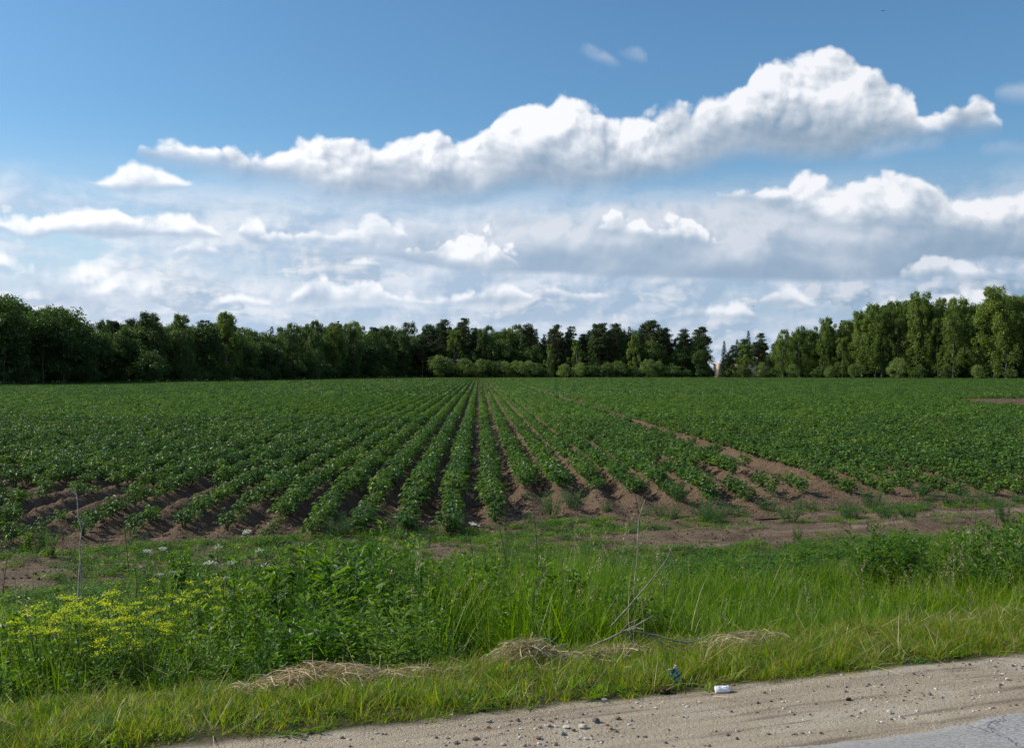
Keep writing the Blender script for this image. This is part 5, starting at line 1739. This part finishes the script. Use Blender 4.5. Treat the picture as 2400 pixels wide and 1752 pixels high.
# -- crumbled clods on the headland and the wheel tracks
n = 9000
s = r.uniform(-11, 16, n); t = r.uniform(12.4, 16.3, n); x, y = XY(s, t)
cl = (fbm(x * 1.3, y * 1.3, 3, 72) > 0.42) & (np.abs(x) < 0.62 * y)
x, y, t = x[cl], y[cl], t[cl]; n = len(x)
me = [ROCKS[i].copy() for i in range(4)]
for m_ in me: m_.materials.clear(); m_.materials.append(plain('soil_clod', (0.125, 0.082, 0.058), 0.95, 0.1, 0.35, 30))
csz = 0.012 + 0.05 * r.random(n) ** 4
scatter('soil_clods', np.stack([x, y, np.maximum(ground_z(x, y), np.where(t > 15.8, -0.02, -1)) + csz * 0.1], 1), np.stack([r.normal(size=n) * 0.4, r.normal(size=n) * 0.4, r.uniform(0, 6.3, n)], 1), np.stack([csz] * 3, 1), r.integers(0, 4, n), [source('clod', m_) for m_ in me],
        'crumbled clods of brown earth along the headland track', 'clods')


fx, fy, fz = FIELD_PTS
q = r.integers(0, len(fx), 9000); fx, fy, fz = fx[q], fy[q], fz[q]
fx = fx + r.normal(size=9000) * 0.02
csz = 0.015 + 0.055 * r.random(9000) ** 3.5
scatter('field_clods', np.stack([fx, fy, fz + csz * 0.1], 1), np.stack([r.normal(size=9000) * 0.4, r.normal(size=9000) * 0.4, r.uniform(0, 6.3, 9000)], 1), np.stack([csz] * 3, 1), r.integers(0, 4, 9000), [source('clod', m_) for m_ in me],
        'crumbled clods of brown earth on the ridges of the field', 'clods')


# -- litter
def crumpled(name, L, Wd, Hh, seed, mat, sub=18, amp=0.25):
    global rng
    rng = np.random.default_rng(seed)
    a = np.linspace(0, 2 * np.pi, sub, endpoint=False); u = np.linspace(-0.5, 0.5, 9)
    A_, U_ = np.meshgrid(a, u)
    rr = 1 + (fbm(np.cos(A_) * 1.8 + 5, np.sin(A_) * 1.8 + U_ * 5, 3, seed) - 0.5) * amp * 2.4
    rr *= np.where(np.abs(U_) > 0.47, 0.86, 1.0)
    V = np.stack([U_ * L * (1 + 0.05 * np.cos(A_)), np.cos(A_) * rr * Wd / 2, np.sin(A_) * rr * Hh / 2], -1).reshape(-1, 3)
    i = np.arange(8)[:, None] * sub; j = np.arange(sub)[None, :]; k = (j + 1) % sub
    Fq = np.stack([i + j, i + k, i + sub + k, i + sub + j], -1).reshape(-1, 4)
    c = len(V)
    V = np.concatenate([V, [[-L * 0.46, 0, 0], [L * 0.46, 0, 0]]])
    jj = np.arange(sub)
    Ft = np.concatenate([np.stack([(jj + 1) % sub, jj, np.full(sub, c)], 1), np.stack([8 * sub + jj, 8 * sub + (jj + 1) % sub, np.full(sub, c + 1)], 1)])
    return mk_mesh(name, V, [Fq, Ft], mat, smooth=False)


def sheet(name, pts, mat, seed, th=0.0012):
    """crumpled plastic scrap: a folded sheet with real thickness"""
    V = np.array(pts, float); n = int(math.sqrt(len(V)))
    i = np.arange(n - 1)[:, None] * n; j = np.arange(n - 1)[None, :]
    Fq = np.stack([i + j, i + j + 1, i + n + j + 1, i + n + j], -1).reshape(-1, 4)
    me = mk_mesh(name, V, Fq, mat)
    return me


can_m, g_, o_ = new_mat('white_plastic')
tc_ = g_.new('ShaderNodeTexCoord'); sp_ = g_.new('ShaderNodeSeparateXYZ'); g_.nt.links.new(tc_.outputs['Object'], sp_.inputs[0])
pbr(g_, o_, g_.mixc(g_.mul(g_.ss(sp_.outputs[2], 0.010, 0.013), g_.ss(g_.noise(tc_.outputs['Object'], 90.0, 2.0), 0.52, 0.56)), (0.78, 0.79, 0.82, 1), (0.12, 0.22, 0.50, 1)), 0.35, 0.5)
x, y, z = at_px(1694, 1622)
cup = link('plastic_cup', crumpled('plastic_cup', 0.072, 0.040, 0.036, 5, can_m), loc=(x, y, z + 0.016), rz=R(4), label='crushed white plastic cup lying at the edge of the grass', cat='litter')
tor = []
for e in (-1, 1):
    a = np.linspace(0, 2 * np.pi, 15)
    tor.append(tube(np.stack([np.full(15, e * 0.0355), np.cos(a) * 0.0185, np.sin(a) * 0.0165], 1), 0.0016, 5) + (0,))
V, Fs, _ = join(tor[:1]); link('rim', mk_mesh('rim', V, Fs, can_m, smooth=True), cup)

n = 15
uu, vv = np.meshgrid(np.linspace(0, 1, n), np.linspace(0, 1, n), indexing='ij')
px_ = (uu - 0.5) * 0.055 + vv * 0.035 + (fbm(uu * 4, vv * 4, 3, 3) - 0.5) * 0.05
pz_ = 0.125 * (1 - vv) * (0.8 + 0.3 * uu) + (fbm(uu * 5, vv * 5, 3, 4) - 0.5) * 0.03
py_ = (fbm(uu * 6, vv * 6, 3, 5) - 0.5) * 0.09
pm, g_, o_ = new_mat('blue_plastic')
tc_ = g_.new('ShaderNodeTexCoord'); sp_ = g_.new('ShaderNodeSeparateXYZ'); g_.nt.links.new(tc_.outputs['Object'], sp_.inputs[0])
pbr(g_, o_, g_.mixc(g_.ss(sp_.outputs[2], 0.070, 0.080), (0.09, 0.24, 0.38, 1), (0.40, 0.43, 0.44, 1)), 0.3, 0.5)
x, y, z = at_px(1582, 1612)
o = link('plastic_wrapper', sheet('plastic_wrapper', np.stack([px_, py_, pz_], -1).reshape(-1, 3) * 0.78, pm, 1), loc=(x, y + 0.05, z + 0.004), label='crumpled blue and clear plastic wrapper standing in the verge grass', cat='litter')
sm_ = o.modifiers.new('thickness', 'SOLIDIFY'); sm_.thickness = 0.0012
wm = plain('dirty_white_cloth', (0.42, 0.38, 0.31), 0.7, 0.3, 0.25, 20)
x, y, z = at_px(1112, 1248)
px_ = (uu - 0.5) * 0.20; py_ = (vv - 0.5) * 0.12; pz_ = 0.02 + 0.11 * fbm(uu * 3, vv * 3, 3, 8) + 0.05 * (1 - uu)
o = link('paper_scrap', sheet('paper_scrap', np.stack([px_, py_, pz_], -1).reshape(-1, 3), wm, 2), loc=(x, y, z + 0.03), rz=R(-20), label='dirty white crumpled scrap lying before the row ends', cat='litter')
sm_ = o.modifiers.new('thickness', 'SOLIDIFY'); sm_.thickness = 0.004


# -- birds
def bird(X, Y, d, label):
    body = []
    u = np.linspace(-1, 1, 9)
    body.append(tube(np.stack([u * 0.11, u * 0, 0.01 * np.cos(u * 2)], 1), 0.030 * np.sqrt(np.clip(1 - u ** 2 * 0.96, 0.02, 1)), 7) + (0,))
    for sgn in (-1, 1):
        w = []
        for k, (yy, zz_, c0, c1) in enumerate([(0.02, 0.01, 0.05, -0.05), (0.12, 0.05, 0.045, -0.045), (0.24, 0.035, 0.0, -0.05)]):
            w += [[c0, yy * sgn, zz_ + 0.004], [c1, yy * sgn, zz_ + 0.004], [c0, yy * sgn, zz_ - 0.004], [c1, yy * sgn, zz_ - 0.004]]
        q = []
        for k in range(2):
            b0 = 4 * k
            q += [[b0, b0 + 1, b0 + 5, b0 + 4], [b0 + 2, b0 + 6, b0 + 7, b0 + 3], [b0, b0 + 4, b0 + 6, b0 + 2], [b0 + 1, b0 + 3, b0 + 7, b0 + 5]]
        q += [[8, 9, 11, 10]]
        body.append((np.array(w, float), np.array(q), 0))
    body.append((np.array([[-0.09, -0.008, 0], [-0.17, -0.03, 0], [-0.17, 0.03, 0], [-0.09, 0.008, 0]]), np.array([[0, 1, 2, 3]]), 0))
    V, Fs, _ = join(body)
    link('bird', mk_mesh('bird', V, Fs, M['darkstem'], smooth=False), loc=P3(X, Y, d), rz=R(60), sc=1.2, label=label, cat='bird')


bird(2069, 27, 130, 'dark bird flying high in the clear sky at the upper right')
bird(1765, 717, 150, 'small dark bird flying low over the gap in the woods')
